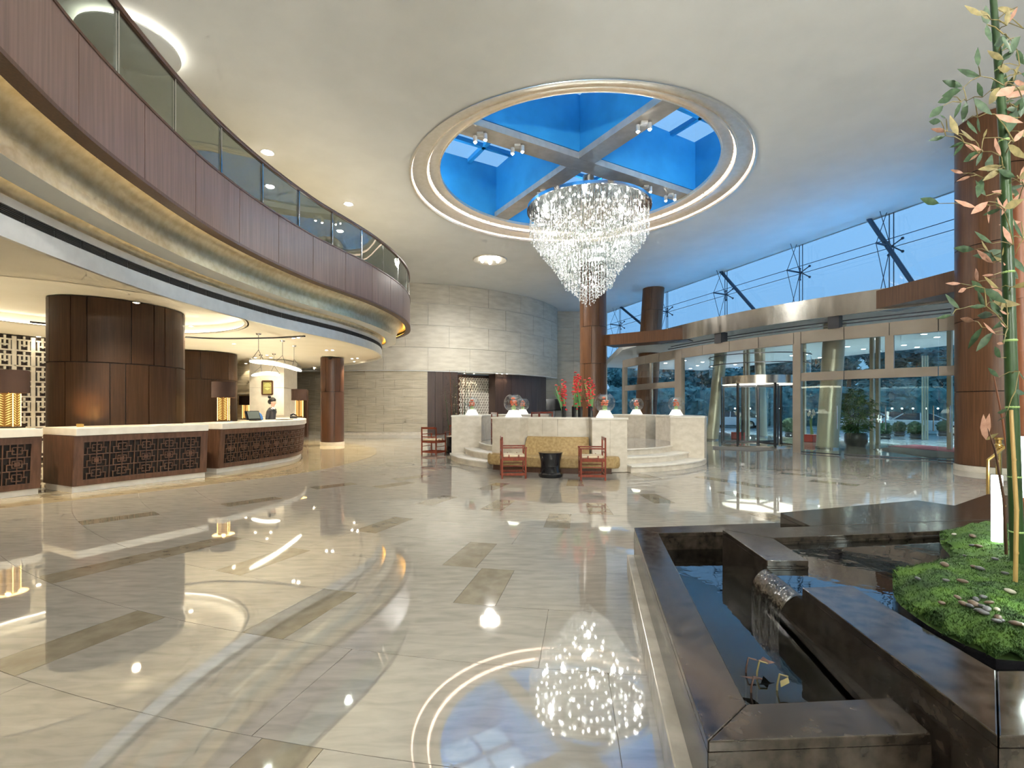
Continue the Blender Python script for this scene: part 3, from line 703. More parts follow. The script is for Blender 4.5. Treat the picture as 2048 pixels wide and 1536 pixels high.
# ---------------------------------------------------------------- clerk
def clerk():
    rt = root('person', 'standing clerk in a dark suit with hair in a bun, seen from the side', 'person', (-7.05, 14.35, 0), 0)
    vs, es, rs = [], [], []
    def v(p, r, par=None):
        vs.append(p); rs.append(r); i = len(vs)-1
        if par is not None: es.append((par, i))
        return i
    pel = v((0, 0, .95), (.155, .135)); wst = v((.01, 0, 1.10), (.125, .11), pel); che = v((.01, 0, 1.28), (.15, .125), wst)
    shl = v((.0, 0, 1.38), (.11, .11), che); nk = v((.025, 0, 1.46), (.048, .048), shl); nk2 = v((.05, 0, 1.52), (.05, .048), nk)
    h1 = v((.065, 0, 1.58), (.085, .075), nk2); h2 = v((.055, 0, 1.65), (.09, .08), h1)
    for s in (-1, 1):
        a = v((0, .16*s, 1.36), (.06, .06), shl); b_ = v((-.03, .21*s, 1.10), (.048, .048), a); c = v((.20, .17*s, 1.00), (.036, .036), b_)
        d = v((.28, .13*s, 1.01), (.028, .032), c); 
        for k in range(4): f = v((.35, .13*s+.018*(k-1.5), 1.005), (.010, .010), d); v((.385-.006*abs(k-1.5), .13*s+.019*(k-1.5), .985), (.009, .009), f)
        th = v((.31, .13*s-.035*s, 1.0), (.011, .011), d); v((.34, .13*s-.045*s, .99), (.009, .009), th)
        hp = v((0, .09*s, .88), (.10, .10), pel); kn = v((.02, .09*s, .50), (.062, .062), hp); an = v((0, .09*s, .10), (.042, .042), kn); v((.12, .09*s, .045), (.04, .035), an)
    me = bpy.data.meshes.new('body'); me.from_pydata(vs, es, []); o = bpy.data.objects.new('body', me); col.objects.link(o)
    sk_ = o.modifiers.new('skin', 'SKIN'); sk_.use_smooth_shade = True
    if not me.skin_vertices: me.attributes
    for i, r_ in enumerate(rs): me.skin_vertices[0].data[i].radius = r_
    me.skin_vertices[0].data[0].use_root = True
    sd = o.modifiers.new('sub', 'SUBSURF'); sd.levels = 2; sd.render_levels = 2
    dg = bpy.context.evaluated_depsgraph_get(); me2 = bpy.data.meshes.new_from_object(o.evaluated_get(dg)); bpy.data.objects.remove(o)
    me2.materials.clear()
    for k_ in ('suit', 'skin', 'shirt', 'black_matte'): me2.materials.append(M[k_])
    for p_ in me2.polygons:
        c = p_.center; p_.use_smooth = True
        p_.material_index = 1 if (c.z > 1.455 or (c.x > .235 and c.z > .9)) else (2 if (c.z > 1.40 and c.x > .05) else (3 if c.z < .12 else 0))
    # face: nose, brow and chin drawn out of the head
    for vt in me2.vertices:
        c = vt.co
        if c.z > 1.53 and c.x > .12:
            vt.co.x += .022*math.exp(-((c.z-1.605)/.014)**2-(c.y/.012)**2)+.008*math.exp(-((c.z-1.57)/.010)**2-(c.y/.02)**2)+.010*math.exp(-((c.z-1.545)/.012)**2-(c.y/.02)**2)-.006*math.exp(-((c.z-1.63)/.010)**2-((abs(c.y)-.028)/.012)**2)
    link('body', me2, rt, True)
    h = MB().ball((.035, 0, 1.665), .098, 20, 12, (1.0, .92, .85)); h.ball((-.035, 0, 1.62), .07, 14, 8, (.9, 1.0, 1.1)); h.ball((-.055, 0, 1.755), .042, 14, 8)
    h.build('hair', M['hair'], rt, 80, True)
    q = MB()
    for s in (-1, 1): q.ball((.045, .079*s, 1.60), .016, 8, 6, (.8, .5, 1.3))
    q.build('ear', M['skin'], rt, 80, True)
    q = MB()
    for s in (-1, 1): q.ball((.138, .028*s, 1.628), .009, 8, 6, (.5, 1.2, .6))
    q.build('eye', M['hair'], rt, 80, True)
    MB().ball((.149, 0, 1.575), .012, 8, 6, (.4, 1.5, .35)).build('mouth', M['red_petal'], rt, 80, True)
    q = MB()
    for s in (-1, 1): q.add([(.13, .01*s, 1.23), (.115, .075*s, 1.40), (.05, .085*s, 1.44), (.10, .03*s, 1.36)], [(0, 1, 2, 3)])
    q.build('lapel', M['suit'], rt, 0, True)
    return rt
clerk()
# ---------------------------------------------------------------- desk-top things and wall things
o = root('monitor', 'black flat monitor tilted on the curved desk left of the clerk', 'monitor', (-6.6, 12.95, 1.10))
MB().box((-6.78, 12.95, 1.115), (.2, .26, .02)).build('stand', M['black_matte'], o, 0)
q = MB(); c = Vector((-6.85, 13.0, 1.25)); 
q.add([c+Vector(v_) for v_ in ((-.06,-.2,-.13),(.10,.18,-.13),(.02,.22,.11),(-.14,-.16,.11),(-.10,-.18,-.13),(.06,.2,-.13),(-.02,.24,.11),(-.18,-.14,.11))], [(0,1,2,3),(7,6,5,4),(0,4,5,1),(1,5,6,2),(2,6,7,3),(3,7,4,0)])
q.build('screen', M['black_gloss'], o, 0)
q = MB(); q.add([c+Vector(v_)+Vector((.012,-.006,.004)) for v_ in ((-.05,-.17,-.10),(.085,.15,-.10),(.02,.185,.09),(-.12,-.135,.09))], [(0,1,2,3)]); q.build('display', M['screen_grey'], o, 0)
o = MB().ball((-7.35, 14.15, 1.12), .16, 14, 8, (1, .5, 1.25)).build('chair_back', M['blue_fabric']); tag(o, 'blue padded chair back beside the clerk', 'chair')
o = root('telephone', 'small desk telephone right of the clerk on the curved desk', 'telephone', (-6.75, 15.6, 1.10))
MB().box((-6.95, 15.6, 1.14), (.2, .2, .07), .3).build('body', M['black_matte'], o, 0); MB().tube([(-7.02, 15.52, 1.2), (-6.96, 15.6, 1.24), (-6.9, 15.68, 1.2)], .025).build('handset', M['black_gloss'], o)
for i, (x, y, lb_) in enumerate(((-6.55, 11.4, 'open papers lying on the near end of the curved desk'), (-6.45, 13.9, 'dark leather blotter on the curved desk before the clerk'), (-6.9, 9.6, 'small white card holder on the middle reception desk'))):
    o = MB().box((x, y, 1.108), (.32, .5, .014), R(8)).build(('paper_stack', 'desk_blotter', 'card_holder')[i], M[('paper', 'black_matte', 'paper')[i]], None, 0); tag(o, lb_, ('paper', 'blotter', 'holder')[i])
o = root('framed_picture', 'framed picture with a pale green mountain motif above the clerk', 'picture', (-9.6, 19.58, 2.1))
xa, _, za = PD(525, 762, 19.58); xb, _, zb_ = PD(545, 789, 19.58)
q = MB()
for a, b in (((xa, za), (xb, za)), ((xb, za), (xb, zb_)), ((xb, zb_), (xa, zb_)), ((xa, zb_), (xa, za))): q.bar((a[0], 19.57, a[1]), (b[0], 19.57, b[1]), .05, .05, (0, 1, 0))
q.build('frame', M['wood_dark'], o, 0); MB().box(((xa+xb)/2, 19.585, (za+zb_)/2), (xb-xa, .02, za-zb_)).build('canvas', M['picture_gold'], o, 0)
cx_, cz_ = (xa+xb)/2, (za+zb_)/2; q = MB()
for k in range(7):
    a = R(20+k*23.3); q.add([(cx_, 19.57, cz_+.02), (cx_+.13*math.cos(a-.1), 19.57, cz_+.03+.15*math.sin(a-.1)), (cx_+.16*math.cos(a), 19.57, cz_+.03+.18*math.sin(a)), (cx_+.13*math.cos(a+.1), 19.57, cz_+.03+.15*math.sin(a+.1))], [(0, 1, 2, 3)])
q.add([(cx_-.12, 19.57, cz_-.02), (cx_, 19.57, cz_-.10), (cx_+.12, 19.57, cz_-.02), (cx_, 19.57, cz_+.0)], [(0, 1, 2, 3)]); q.build('motif', M['picture_leaf'], o, 0)
o = root('banner_stand', 'blue and white standing banner at the edge of the stone pier', 'banner', PD(576, 0, 21.5)[:2]+(0,))
x, y, _ = PD(577, 0, 21.5); MB().box((x, y, 1.2), (.36, .04, 2.1)).build('panel', M['blue_fabric'], o, 0); MB().box((x, y, .08), (.4, .3, .16)).build('base', M['steel_dark'], o, 0)
q = MB()
for k in range(3): q.box((x-.1+.1*k, y-.025, 2.0), (.07, .01, .1))
q.box((x, y-.025, 1.5), (.22, .01, .3)); q.build('print', M['paper'], o, 0)
for px, y, lb_ in ((615, 27.5, 'dark timber door edge in the hall behind the slim column'), (597, 24, 'dark timber cabinet behind the far desk lamp')):
    x = PD(px, 0, y)[0]; o = MB().box((x, y, 1.15), (.16 if px > 600 else .9, .2, 2.3)).build('hall_door' if px > 600 else 'hall_cabinet', M['wood_dark'], None, 0); tag(o, lb_, 'door' if px > 600 else 'cabinet')
# hanging tube lights
def pendant(label, a, b, z, mounts):
    o = root('pendant_light', label, 'pendant light', ((a[0]+b[0])/2, (a[1]+b[1])/2, z), 0, 'hanging tube lights')
    pts = [(a[0]+(b[0]-a[0])*k/10, a[1]+(b[1]-a[1])*k/10, z+.06*math.sin(math.pi*k/10)) for k in range(11)]
    MB().tube(pts, [.03]+[.055]*9+[.03], 12).build('tube', M['tube_lit'], o); MB().tube([(p[0], p[1], p[2]+.05) for p in pts], .03, 8).build('housing', M['white_metal'], o)
    for mx, my in mounts:
        f = min(1, max(0, ((mx-a[0])*(b[0]-a[0])+(my-a[1])*(b[1]-a[1]))/((b[0]-a[0])**2+(b[1]-a[1])**2))); zt_ = z+.06*math.sin(math.pi*f)+.07
        px_, py_ = a[0]+(b[0]-a[0])*f, a[1]+(b[1]-a[1])*f
        MB().tube([(mx, my, RZ), (mx, my, 2.95), (px_-.08, py_-.12, zt_)], .006, 6).build('cable', M['steel_dark'], o); MB().tube([(mx, my, 2.95), (px_+.08, py_+.12, zt_)], .006, 6).build('cable', M['steel_dark'], o)
        MB().lathe([(0, RZ-.05), (.05, RZ-.04), (.07, RZ)], (mx, my, 0), 16).build('ceiling_rose', M['chrome'], o)
pendant('long glowing tube pendant hanging over the curved reception desk', (-6.62, 12.4), (-6.72, 15.6), 2.62, [P(517, 667, RZ), P(565, 681, RZ), P(588, 691, RZ)])
pendant('shorter glowing tube pendant hanging in front of the stone pier', (-9.5, 17.9), (-8.35, 17.6), 2.62, [(-9.2, 17.95), (-8.55, 17.6)])
# curved ceiling track
tr_ = catmull([(*P(60, 642, RZ), RZ-.02), (*P(372, 673, RZ), RZ-.02), (*P(520, 675, RZ), RZ-.02), (*P(610, 671, RZ), RZ-.02)], .3)
o = MB().tube(tr_, .022, 6).build('ceiling_track', M['steel_dark']); tag(o, 'thin dark curved track on the reception ceiling', 'track')
# halo drum of ceiling around the oval column
h = root('ceiling_halo', 'round raised ceiling recess with hidden light around the oval column', 'ceiling light', (*HC, RZ), 0, None, 'structure')
MB().lathe([(HR, 0), (HR+.03, 0), (HR+.06, .24), (0, .24)], (*HC, RZ), 72).build('recess', M['plaster_warm'], h, 40)
MB().lathe([(HR-.06, 0), (HR, 0), (HR, .03), (HR-.06, .03), (HR-.06, 0)], (*HC, RZ), 72).build('lip', M['plaster_warm'], h, 40)
MB().lathe([(HR-.045, .032), (HR-.02, .032), (HR-.02, .045), (HR-.045, .045)], (*HC, RZ), 72).build('light_strip', M['halo'], h, 0)
# ================================================================ ROUND PLATFORM
PZ = .46; WT = 1.22
pf = root('round_platform', 'round raised stone platform with low walls and curved steps in the lobby centre', 'platform', (*C, 0))
MB().lathe([(0, PZ), (2.78, PZ), (2.78, 0)], (*C, 0), 72).build('platform_floor', M['marble'], pf, 30)
def steps(a0, a1):
    for i, r in enumerate((3.62, 3.20, 2.79)):
        z = .153*(i+1)-.03
        MB().sector(C, 2.4, r, a0, a1, 0, z, 16).build('step_riser', M['stone_cream'], pf); MB().sector(C, 2.3, r+.03, a0, a1, z, z+.03, 16).build('step_tread', M['stone_step'], pf)
steps(-174, -132.5); steps(-77.5, -32); steps(60, 100)
def wallseg(a0, a1, r0, r1, n=None):
    n = n or max(1, round((a1-a0)*r1*math.pi/180/.34)); k_ = (a1-a0)/n
    MB().sector(C, r0+.02, r1-.02, a0+.3, a1-.3, 0, WT-.04, 8).build('wall_core', M['stone_joint'], pf)
    for k in range(n):
        MB().sector(C, r1-.04, r1, a0+k_*k+.04, a0+k_*(k+1)-.04, 0, WT-.04, 3).build('stone_panel', M['stone_cream'], pf)
        MB().sector(C, r0, r0+.04, a0+k_*k+.04, a0+k_*(k+1)-.04, 0, WT-.04, 3).build('stone_panel', M['stone_cream'], pf)
    for a in (a0, a1):
        MB().sector(C, r0+.01, r1-.01, a-.5 if a == a1 else a, a if a == a1 else a+.5, 0, WT-.04, 1).build('end_panel', M['stone_cream'], pf)
    MB().sector(C, r0-.015, r1+.015, a0-.3, a1+.3, WT-.04, WT, 12).build('coping', M['stone_step'], pf)
wallseg(-132.5, -119, 2.70, 3.45); wallseg(-119, -91, 2.70, 3.02); wallseg(-91, -77.5, 2.70, 3.45)
wallseg(-32, 18, 2.75, 3.60); wallseg(150, 186, 2.75, 3.60); wallseg(28, 58, 2.75, 3.60); wallseg(102, 140, 2.75, 3.60)
# sofa built into the front
so = root('banquette_sofa', 'gold fabric banquette sofa curved along the front of the platform', 'sofa', (C[0]-.9, C[1]-3.6, 0))
MB().sector(C, 3.50, 3.72, -128, -85, 0, .12, 20).sector(C, 3.06, 3.50, -118, -92, 0, .12, 12).build('wood_plinth', M['wood_dark'], so, 30)
q = MB().sector(C, 3.47, 3.80, -129, -84, .12, .37, 24); q.sector(C, 3.06, 3.48, -118.6, -91.4, .12, .37, 14); q.build('seat', M['gold_fabric'], so, 30, False, .035)
q = MB(); vs = []; n = 20
prof = [(3.30, .36), (3.22, .60), (3.16, .73), (3.10, .77), (3.04, .73), (3.04, .36)]
q.lathe(prof, (*C, 0), 20, 0, -118.4, -91.6); q.build('backrest', M['gold_fabric'], so, 60)
for a in (-129, -84):
    x, y = C[0]+3.62*math.cos(R(a)), C[1]+3.62*math.sin(R(a)); MB().lathe([(0, .11), (.12, .12), (.15, .17), (.15, .32), (.12, .37), (0, .375)], (x, y, 0), 20).build('bolster', M['gold_fabric'], so, 50)
# ---------------------------------------------------------------- chairs
def chair():
    rt = root('armchair', 'x', 'chair', (0, 0, 0), 0, 'low red timber armchairs')
    w_, d_ = .27, .24; t_ = .034; W = M['wood_red']
    for sx_ in (-1, 1):
        MB().box((-d_, w_*sx_, .42), (t_, t_, .84)).build('back_leg', W, rt, 0, True, .004)
        MB().box((d_, w_*sx_, .315), (t_, t_, .63)).build('front_leg', W, rt, 0, True, .004)
        MB().bar((-d_, w_*sx_, .63), (d_+.03, w_*sx_, .63), .03, .028).build('armrest', W, rt, 0, True, .004)
        MB().box((0, w_*sx_, .09), (2*d_, .022, .05)).build('stretcher', W, rt, 0, True); MB().box((0, w_*sx_, .395), (2*d_, .025, .05)).build('apron', W, rt, 0, True)
        MB().box((0, w_*sx_, .26), (2*d_, .018, .018)).build('stretcher', W, rt, 0, True)
        for k in (-1, 1): MB().box((k*.1, w_*sx_, .455), (.02, .018, .07)).build('spindle', W, rt, 0, True)
    MB().box((-d_, 0, .82), (t_, 2*w_+t_, .06)).build('top_rail', W, rt, 0, True, .004); MB().box((-d_, 0, .55), (.022, 2*w_, .03)).build('back_rail', W, rt, 0, True)
    for sg in (-1, 1):
        MB().box((sg*d_, 0, .09), (.022, 2*w_, .05)).build('stretcher', W, rt, 0, True); MB().box((sg*d_, 0, .395), (.025, 2*w_, .05)).build('apron', W, rt, 0, True)
    MB().box((0, 0, .42), (2*d_, 2*w_, .025)).build('seat_board', W, rt, 0, True)
    MB().box((.01, 0, .455), (2*d_-.03, 2*w_-.05, .05)).build('seat_cushion', M['cushion'], rt, 30, True, .02)
    return rt
C0 = chair()
spots = [((.02, 10.25, 0), 4, 'red timber armchair left of the black drum table, facing right'), ((1.63, 10.0, 0), 176, 'red timber armchair right of the black drum table, facing left'),
 ((-2.42, 15.15, 0), 62, 'red timber armchair far left, its back turned to the viewer'), ((-1.92, 16.6, 0), -100, 'red timber armchair half hidden behind the left wall of the platform'),
 ((-.28, 14.2, PZ), 20, 'red timber armchair up on the platform beside the left steps'), ((.95, 15.2, PZ), -30, 'red timber armchair on the platform behind the left fish bowl'), ((1.25, 16.3, PZ), -60, 'red timber armchair at the back of the platform')]
for i, (p, rz, lb_) in enumerate(spots):
    o = C0 if i == 0 else ctree(C0); o.location = p; o.rotation_euler = (0, 0, R(rz)); o['label'] = lb_
def drum_table(x, y, lb_):
    o = root('drum_table', lb_, 'table', (x, y, 0), 0, 'black drum tables')
    MB().lathe([(.0, .0), (.235, .0), (.25, .02), (.25, .07), (.215, .10), (.20, .20), (.205, .32), (.235, .46), (.25, .50), (.245, .515), (0, .515)], (x, y, 0), 40).build('body', M['black_gloss'], o, 30)
    MB().lathe([(.25, .50), (.258, .507), (.25, .515)], (x, y, 0), 40).build('rim', M['black_gloss'], o, 30)
x, y = P(1103, 957, 0); drum_table(x, y+.25, 'glossy black waisted drum table between the two front armchairs')
drum_table(-1.88, 15.6, 'black drum table between the two armchairs at far left')
# ---------------------------------------------------------------- fish bowls
def bowl():
    rt = root('fish_bowl', 'x', 'fish bowl', (0, 0, 0), 0, 'round glass bowls on the platform walls')
    MB().lathe([(0, 0), (.20, 0), (.20, .01), (.125, .14), (.12, .16), (0, .16)], (0,0,0), 32).build('lit_base', M['base_lit'], rt, 30, True)
    r = .235; zc_ = .34
    MB().lathe([(r*math.cos(R(a)), zc_+r*math.sin(R(a))) for a in range(-58, 62, 6)], (0,0,0), 40).build('glass_globe', M['glass_bowl'], rt, 60, True)
    MB().lathe([(.112, .545), (.118, .55), (.112, .555)], (0,0,0), 32).build('rim', M['glass_green'], rt, 60, True)
    q = MB()
    for k in range(9):
        a = R(40*k); c = Vector((.06*math.cos(a), .06*math.sin(a), .34+.05*math.sin(k*2.1))); q.ball(c, .038, 8, 5, (1, 1, .55))
    q.ball((.0, .02, .45), .05, 8, 5, (1.2, .9, .6)); q.build('red_blossom', M['fish_orange'], rt, 60, True)
    q = MB().lathe([(0, .17), (.05, .18), (.06, .23), (.03, .29), (0, .30)], (0,0,0), 12); q.build('water_plant', M['green_pale'], rt, 60, True)
    MB().lathe([(.0, .235), (.205, .235)], (0,0,0), 32).build('water_surface', M['glass_bowl'], rt, 60, True)
    return rt
B0 = bowl()
def onring(px, r):
    best = min(((abs(CX+F*(C[0]+r*math.cos(R(a/4)))/(C[1]+r*math.sin(R(a/4)))-px), a/4) for a in range(-720, 720)))
    return best[1]
bowls = [(933, 3.15, 168, 'fish bowl on the far left wall of the platform'), (1005, 3.08, None, 'large-looking fish bowl on the front wall, left of the flowers'), (1221, 3.08, None, 'large-looking fish bowl on the front wall, right of the flowers'),
 (1375, 3.15, 8, 'fish bowl on the right wall of the platform nearest the doors'), (1268, 3.15, 42, 'small-looking fish bowl on the rear wall right of the timber column'), (1121, 3.15, 118, 'small-looking fish bowl at the back beside the wall screen')]
for i, (px, r, a, lb_) in enumerate(bowls):
    if a is None:
        a = -126 if px < 1100 else -84.5
    o = B0 if i == 0 else ctree(B0); o.location = (C[0]+r*math.cos(R(a)), C[1]+r*math.sin(R(a)), WT); o['label'] = lb_; o.rotation_euler = (0, 0, R(37*i))
# ---------------------------------------------------------------- vases of gladioli
def gladiolus(px, k, lb_, tall=1.0):
    a = onring(px, 2.86)
    if a > -60: a = -100
    x, y = C[0]+2.86*math.cos(R(a)), C[1]+2.86*math.sin(R(a)); y0 = y; x = (px-CX)/F*y
    o = root('flower_vase', lb_, 'vase', (x, y, WT), 0, 'black vases of red gladioli'); rnd = random.Random(k)
    MB().lathe([(0, 0), (.055, 0), (.055, .25), (.047, .25), (.047, .03), (0, .03)], (x, y, WT), 20).build('vase', M['black_gloss'], o, 30)
    lean = Vector((rnd.uniform(-.10, .10), rnd.uniform(-.05, .05), 0))
    for s in range(7):
        b_ = Vector((x+rnd.uniform(-.03, .03), y+rnd.uniform(-.03, .03), WT+.05)); h_ = rnd.uniform(.70, .98)*tall; d_ = lean+Vector((rnd.uniform(-.10, .10), rnd.uniform(-.08, .08), 0))
        pts = [b_+d_*(t_**1.6)+Vector((0, 0, h_*t_)) for t_ in (0, .35, .7, 1)]
        MB().tube(pts, [.011, .010, .008, .004], 6).build('stem', M['green_stem' if s % 2 else 'green_pale'], o)
        q = MB()
        lf = [b_+d_*(t_**1.3)*1.6+Vector((0, 0, h_*.85*t_)) for t_ in (0, .4, .8, 1)]; w_ = Vector((.016, 0, 0)) if s % 2 else Vector((0, .016, 0))
        q.add([lf[0]-w_, lf[0]+w_, lf[1]-w_*1.3, lf[1]+w_*1.3, lf[2]-w_, lf[2]+w_, lf[3]], [(0, 1, 3, 2), (2, 3, 5, 4), (4, 5, 6)]); q.build('leaf_blade', M['green_stem'], o)
        if s < 4:
            q = MB(); nb = 9; t0 = (.15 if s == 0 else .55)
            for i_ in range(nb):
                t_ = t0+(1-t0)*i_/(nb-1)*(1 if s else .6); c = b_+d_*(t_**1.6)+Vector((0, 0, h_*t_)); a_ = i_*2.4+s; sz = .046*(1-.4*i_/nb)
                for p_ in range(4):
                    aa = a_+p_*1.57; q.ball(c+Vector((.035*math.cos(a_)+.02*math.cos(aa), .035*math.sin(a_)+.02*math.sin(aa), .008*(p_ % 2))), sz*.62, 6, 4, (1, 1, .7))
            q.build('flower_spike', M['red_petal'], o, 80)
gladiolus(1127.5, 1, 'black cylinder vase of red gladioli, leftmost of four'); gladiolus(1148, 5, 'black cylinder vase of red gladioli, second from the left', 1.05)
gladiolus(1160.5, 9, 'black cylinder vase of red gladioli, third from the left'); gladiolus(1180.5, 3, 'black cylinder vase of red gladioli, rightmost of four', .95)
# ---------------------------------------------------------------- screen on the far wall, thin bamboo by the timber wall
o = root('wall_television', 'black flat television on a stand before the far stone wall', 'television', (3.2, 32.2, 0))
x0, _, z1 = PD(1092, 798, 32.2); x1, _, z0 = PD(1125, 821, 32.2)
MB().box(((x0+x1)/2, 32.2, (z0+z1)/2), (x1-x0, .07, z1-z0)).build('screen', M['black_gloss'], o, 0, False, .01); MB().box(((x0+x1)/2, 32.25, z0/2), (.12, .08, z0)).build('stand', M['steel_dark'], o, 0)
def thin_bamboo(x, y, n, h_, lb_, sd):
    rnd = random.Random(sd); o = root('bamboo_plant', lb_, 'bamboo', (x, y, 0))
    for k in range(n):
        bx, by = x+rnd.uniform(-.5, .5), y+rnd.uniform(-.3, .3); H = h_*rnd.uniform(.6, 1); d_ = Vector((rnd.uniform(-.3, .3), 0, 0))
        pts = [Vector((bx, by, 0))+d_*t_+Vector((0, 0, H*t_)) for t_ in (0, .3, .6, 1)]
        MB().tube(pts, [.02, .018, .014, .006], 6).build('stalk', M['bamboo_brown' if k % 2 else 'bamboo'], o)
        q = MB()
        for j in range(34):
            t_ = rnd.uniform(.15, 1); c = Vector((bx, by, 0))+d_*t_+Vector((0, 0, H*t_)); a = rnd.uniform(0, 6.28); e_ = Vector((math.cos(a), math.sin(a), rnd.uniform(-.5, .4))).normalized()
            c = c+e_*rnd.uniform(.05, .3); l_ = rnd.uniform(.10, .2); s_ = e_.cross(Vector((0, 0, 1))).normalized()*.02
            q.add([c, c+e_*l_*.4+s_, c+e_*l_, c+e_*l_*.4-s_], [(0, 1, 2, 3)])
        f = q.build('leaves', M['leaf' if k % 3 else 'leaf_olive'], o, 0); f['kind'] = 'stuff'
thin_bamboo(-2.55, 24.2, 11, 3.6, 'thin dark bamboo clump by the timber wall behind the platform', 3)

# ================================================================ CHANDELIER
CC = (2.29, 14.7); ZR_ = 7.40; RR = 1.81
ch = root('chandelier', 'huge tiered crystal chandelier hanging from the blue skylight', 'chandelier', (*CC, ZR_))
MB().lathe([(0, .03), (RR, .03), (RR+.03, .03), (RR+.03, -.06), (RR, -.06), (RR, 0), (0, 0)], (*CC, ZR_), 96).build('ceiling_plate', M['chrome'], ch, 30)
MB().lathe([(0, .0), (.10, .0), (.11, .12), (.17, .80), (.17, .98), (0, .98)], (*CC, ZR_), 32).build('stem', M['chrome'], ch, 30)
rnd = random.Random(11)
prof = [(1.81, 6.66), (1.70, 6.50), (1.47, 6.16), (1.09, 5.72), (.83, 5.34), (.72, 5.10), (.38, 4.82), (.16, 4.60), (0, 4.50)]
def zbot(r):
    for (ra, za), (rb_, zb2) in zip(prof, prof[1:]):
        if rb_ <= r <= ra: return za+(zb2-za)*(ra-r)/(ra-rb_)
    return 4.5
rods = MB(); beads = MB(); rr = .07; strands = 0
def octa(mb, c, r, h_):
    x, y, z = c; mb.add([(x, y, z+h_), (x+r, y, z), (x, y+r, z), (x-r, y, z), (x, y-r, z), (x, y, z-h_)], [(0,1,2),(0,2,3),(0,3,4),(0,4,1),(5,2,1),(5,3,2),(5,4,3),(5,1,4)])
k = 0
while rr <= RR-.01:
    n = max(4, int(2*math.pi*rr/.10)); k += 1
    for i in range(n):
        a = 2*math.pi*(i+.5*(k % 2))/n+rnd.uniform(-.01, .01); r_ = rr+rnd.uniform(-.012, .012); x, y = CC[0]+r_*math.cos(a), CC[1]+r_*math.sin(a)
        zb_ = zbot(min(r_, 1.81))+rnd.uniform(-.05, .07); strands += 1
        s_ = .0065; rods.add([(x+s_, y, ZR_-.01), (x-s_*.5, y+s_*.87, ZR_-.01), (x-s_*.5, y-s_*.87, ZR_-.01), (x+s_, y, zb_), (x-s_*.5, y+s_*.87, zb_), (x-s_*.5, y-s_*.87, zb_)], [(0,1,4,3),(1,2,5,4),(2,0,3,5)])
        nb = 6 if r_ > .9 else 5
        for j in range(nb):
            z = zb_+j*.085+rnd.uniform(-.02, .02); octa(beads, (x+rnd.uniform(-.012, .012), y+rnd.uniform(-.012, .012), z), .016 if j else .022, .022 if j else .032)
    rr += .105
o = rods.build('glass_rods', M['rod'], ch, 0); o['kind'] = 'stuff'
o = beads.build('crystal_drops', M['crystal'], ch, 0); o['kind'] = 'stuff'
bm_ = MB().ball((0, 0, 0), .026, 10, 6).mesh('bulb', M['bulb'])
for (rb_, n, z) in ((1.55, 26, 7.22), (1.1, 18, 7.22), (.6, 10, 7.22), (1.35, 16, 6.6), (.85, 12, 6.1), (.45, 8, 5.6), (.2, 4, 5.1)):
    for i in range(n):
        a = 2*math.pi*i/n+z
        b = link('bulb', bm_, ch); b.location = (CC[0]+rb_*math.cos(a), CC[1]+rb_*math.sin(a), z)
for (x, y, z, e_) in ((0, 0, 5.35, 14), (0, 0, 5.9, 16), (.75, 0, 6.4, 18), (-.75, 0, 6.4, 18), (0, .75, 6.4, 18), (0, -.75, 6.4, 18), (1.2, 1.0, 7.0, 26), (-1.2, 1.0, 7.0, 26), (1.2, -1.0, 7.0, 26), (-1.2, -1.0, 7.0, 26)):
    lamp('chandelier_light', 'POINT', (CC[0]+x, CC[1]+y, z), e_, (1, .97, .92), ch, .06)
# ================================================================ SPOTLIGHTS AND DOWNLIGHTS
def spotfix(u, v, lb_):
    x, y = uv(u, v); o = root('spotlight', lb_, 'spotlight', (x, y, 8.36), 0, 'spotlights on the skylight beams')
    MB().box((x, y, 8.345), (.16, .16, .05)).build('mount', M['white_metal'], o, 0)
    for s in (-1, 1):
        c = Vector((x+.13*s, y-.05*s, 8.24)); MB().tube([(x, y, 8.33), c+Vector((0, 0, .07))], .012, 6).build('arm', M['white_metal'], o)
        MB().lathe([(0, .09), (.05, .09), (.055, -.07), (.045, -.07)], c, 16).build('head', M['white_metal'], o, 30); MB().ball(c+Vector((0, 0, -.07)), .036, 10, 6).build('lens', M['spot_lens'], o)
for u, v, lb_ in ((-3.2, 0, 'twin spotlight at the left end of the long skylight beam'), (-2.1, 0, 'twin spotlight left of centre on the long skylight beam'), (3.7, 0, 'twin spotlight at the right end of the long skylight beam'),
        (0, -2.45, 'twin spotlight on the short beam nearest the skylight panes'), (0, 1.9, 'twin spotlight on the far part of the short beam behind the chandelier'), (2.6, 0, 'twin spotlight just right of the chandelier on the long beam')): spotfix(u, v, lb_)
def downlight(x, y, z, lb_, mat, e_, colr, r=.09, angle=110, grp=None, size=.06):
    o = root('downlight', lb_, 'downlight', (x, y, z), 0, grp)
    MB().lathe([(r*.75, 0), (r*1.15, -.012), (r*1.2, 0)], (x, y, z), 24).build('trim_ring', M['white_metal'], o, 40); MB().ball((x, y, z-.004), r*.8, 16, 5, (1, 1, .35), 0, -90, 0).build('lens', M[mat], o, 60)
    if e_: lamp('beam', 'SPOT', (x, y, z-.05), e_, colr, o, size, angle, .8)
    return o
W_ = (1, .98, .92); g_ = 'bright downlights in the main ceiling over the balcony'
for px, py, lb_ in ((535, 305, 'bright ceiling downlight just above the balcony handrail, nearer one'), (697, 408, 'bright ceiling downlight just above the balcony handrail, farther one'), (540, 373, 'bright ceiling downlight seen through the balcony glass, nearer one'), (680, 462, 'bright ceiling downlight seen through the balcony glass, farther one')):
    downlight(*P(px, py, CZ), CZ, lb_, 'spot_lens', 350, W_, .14, 140, g_)
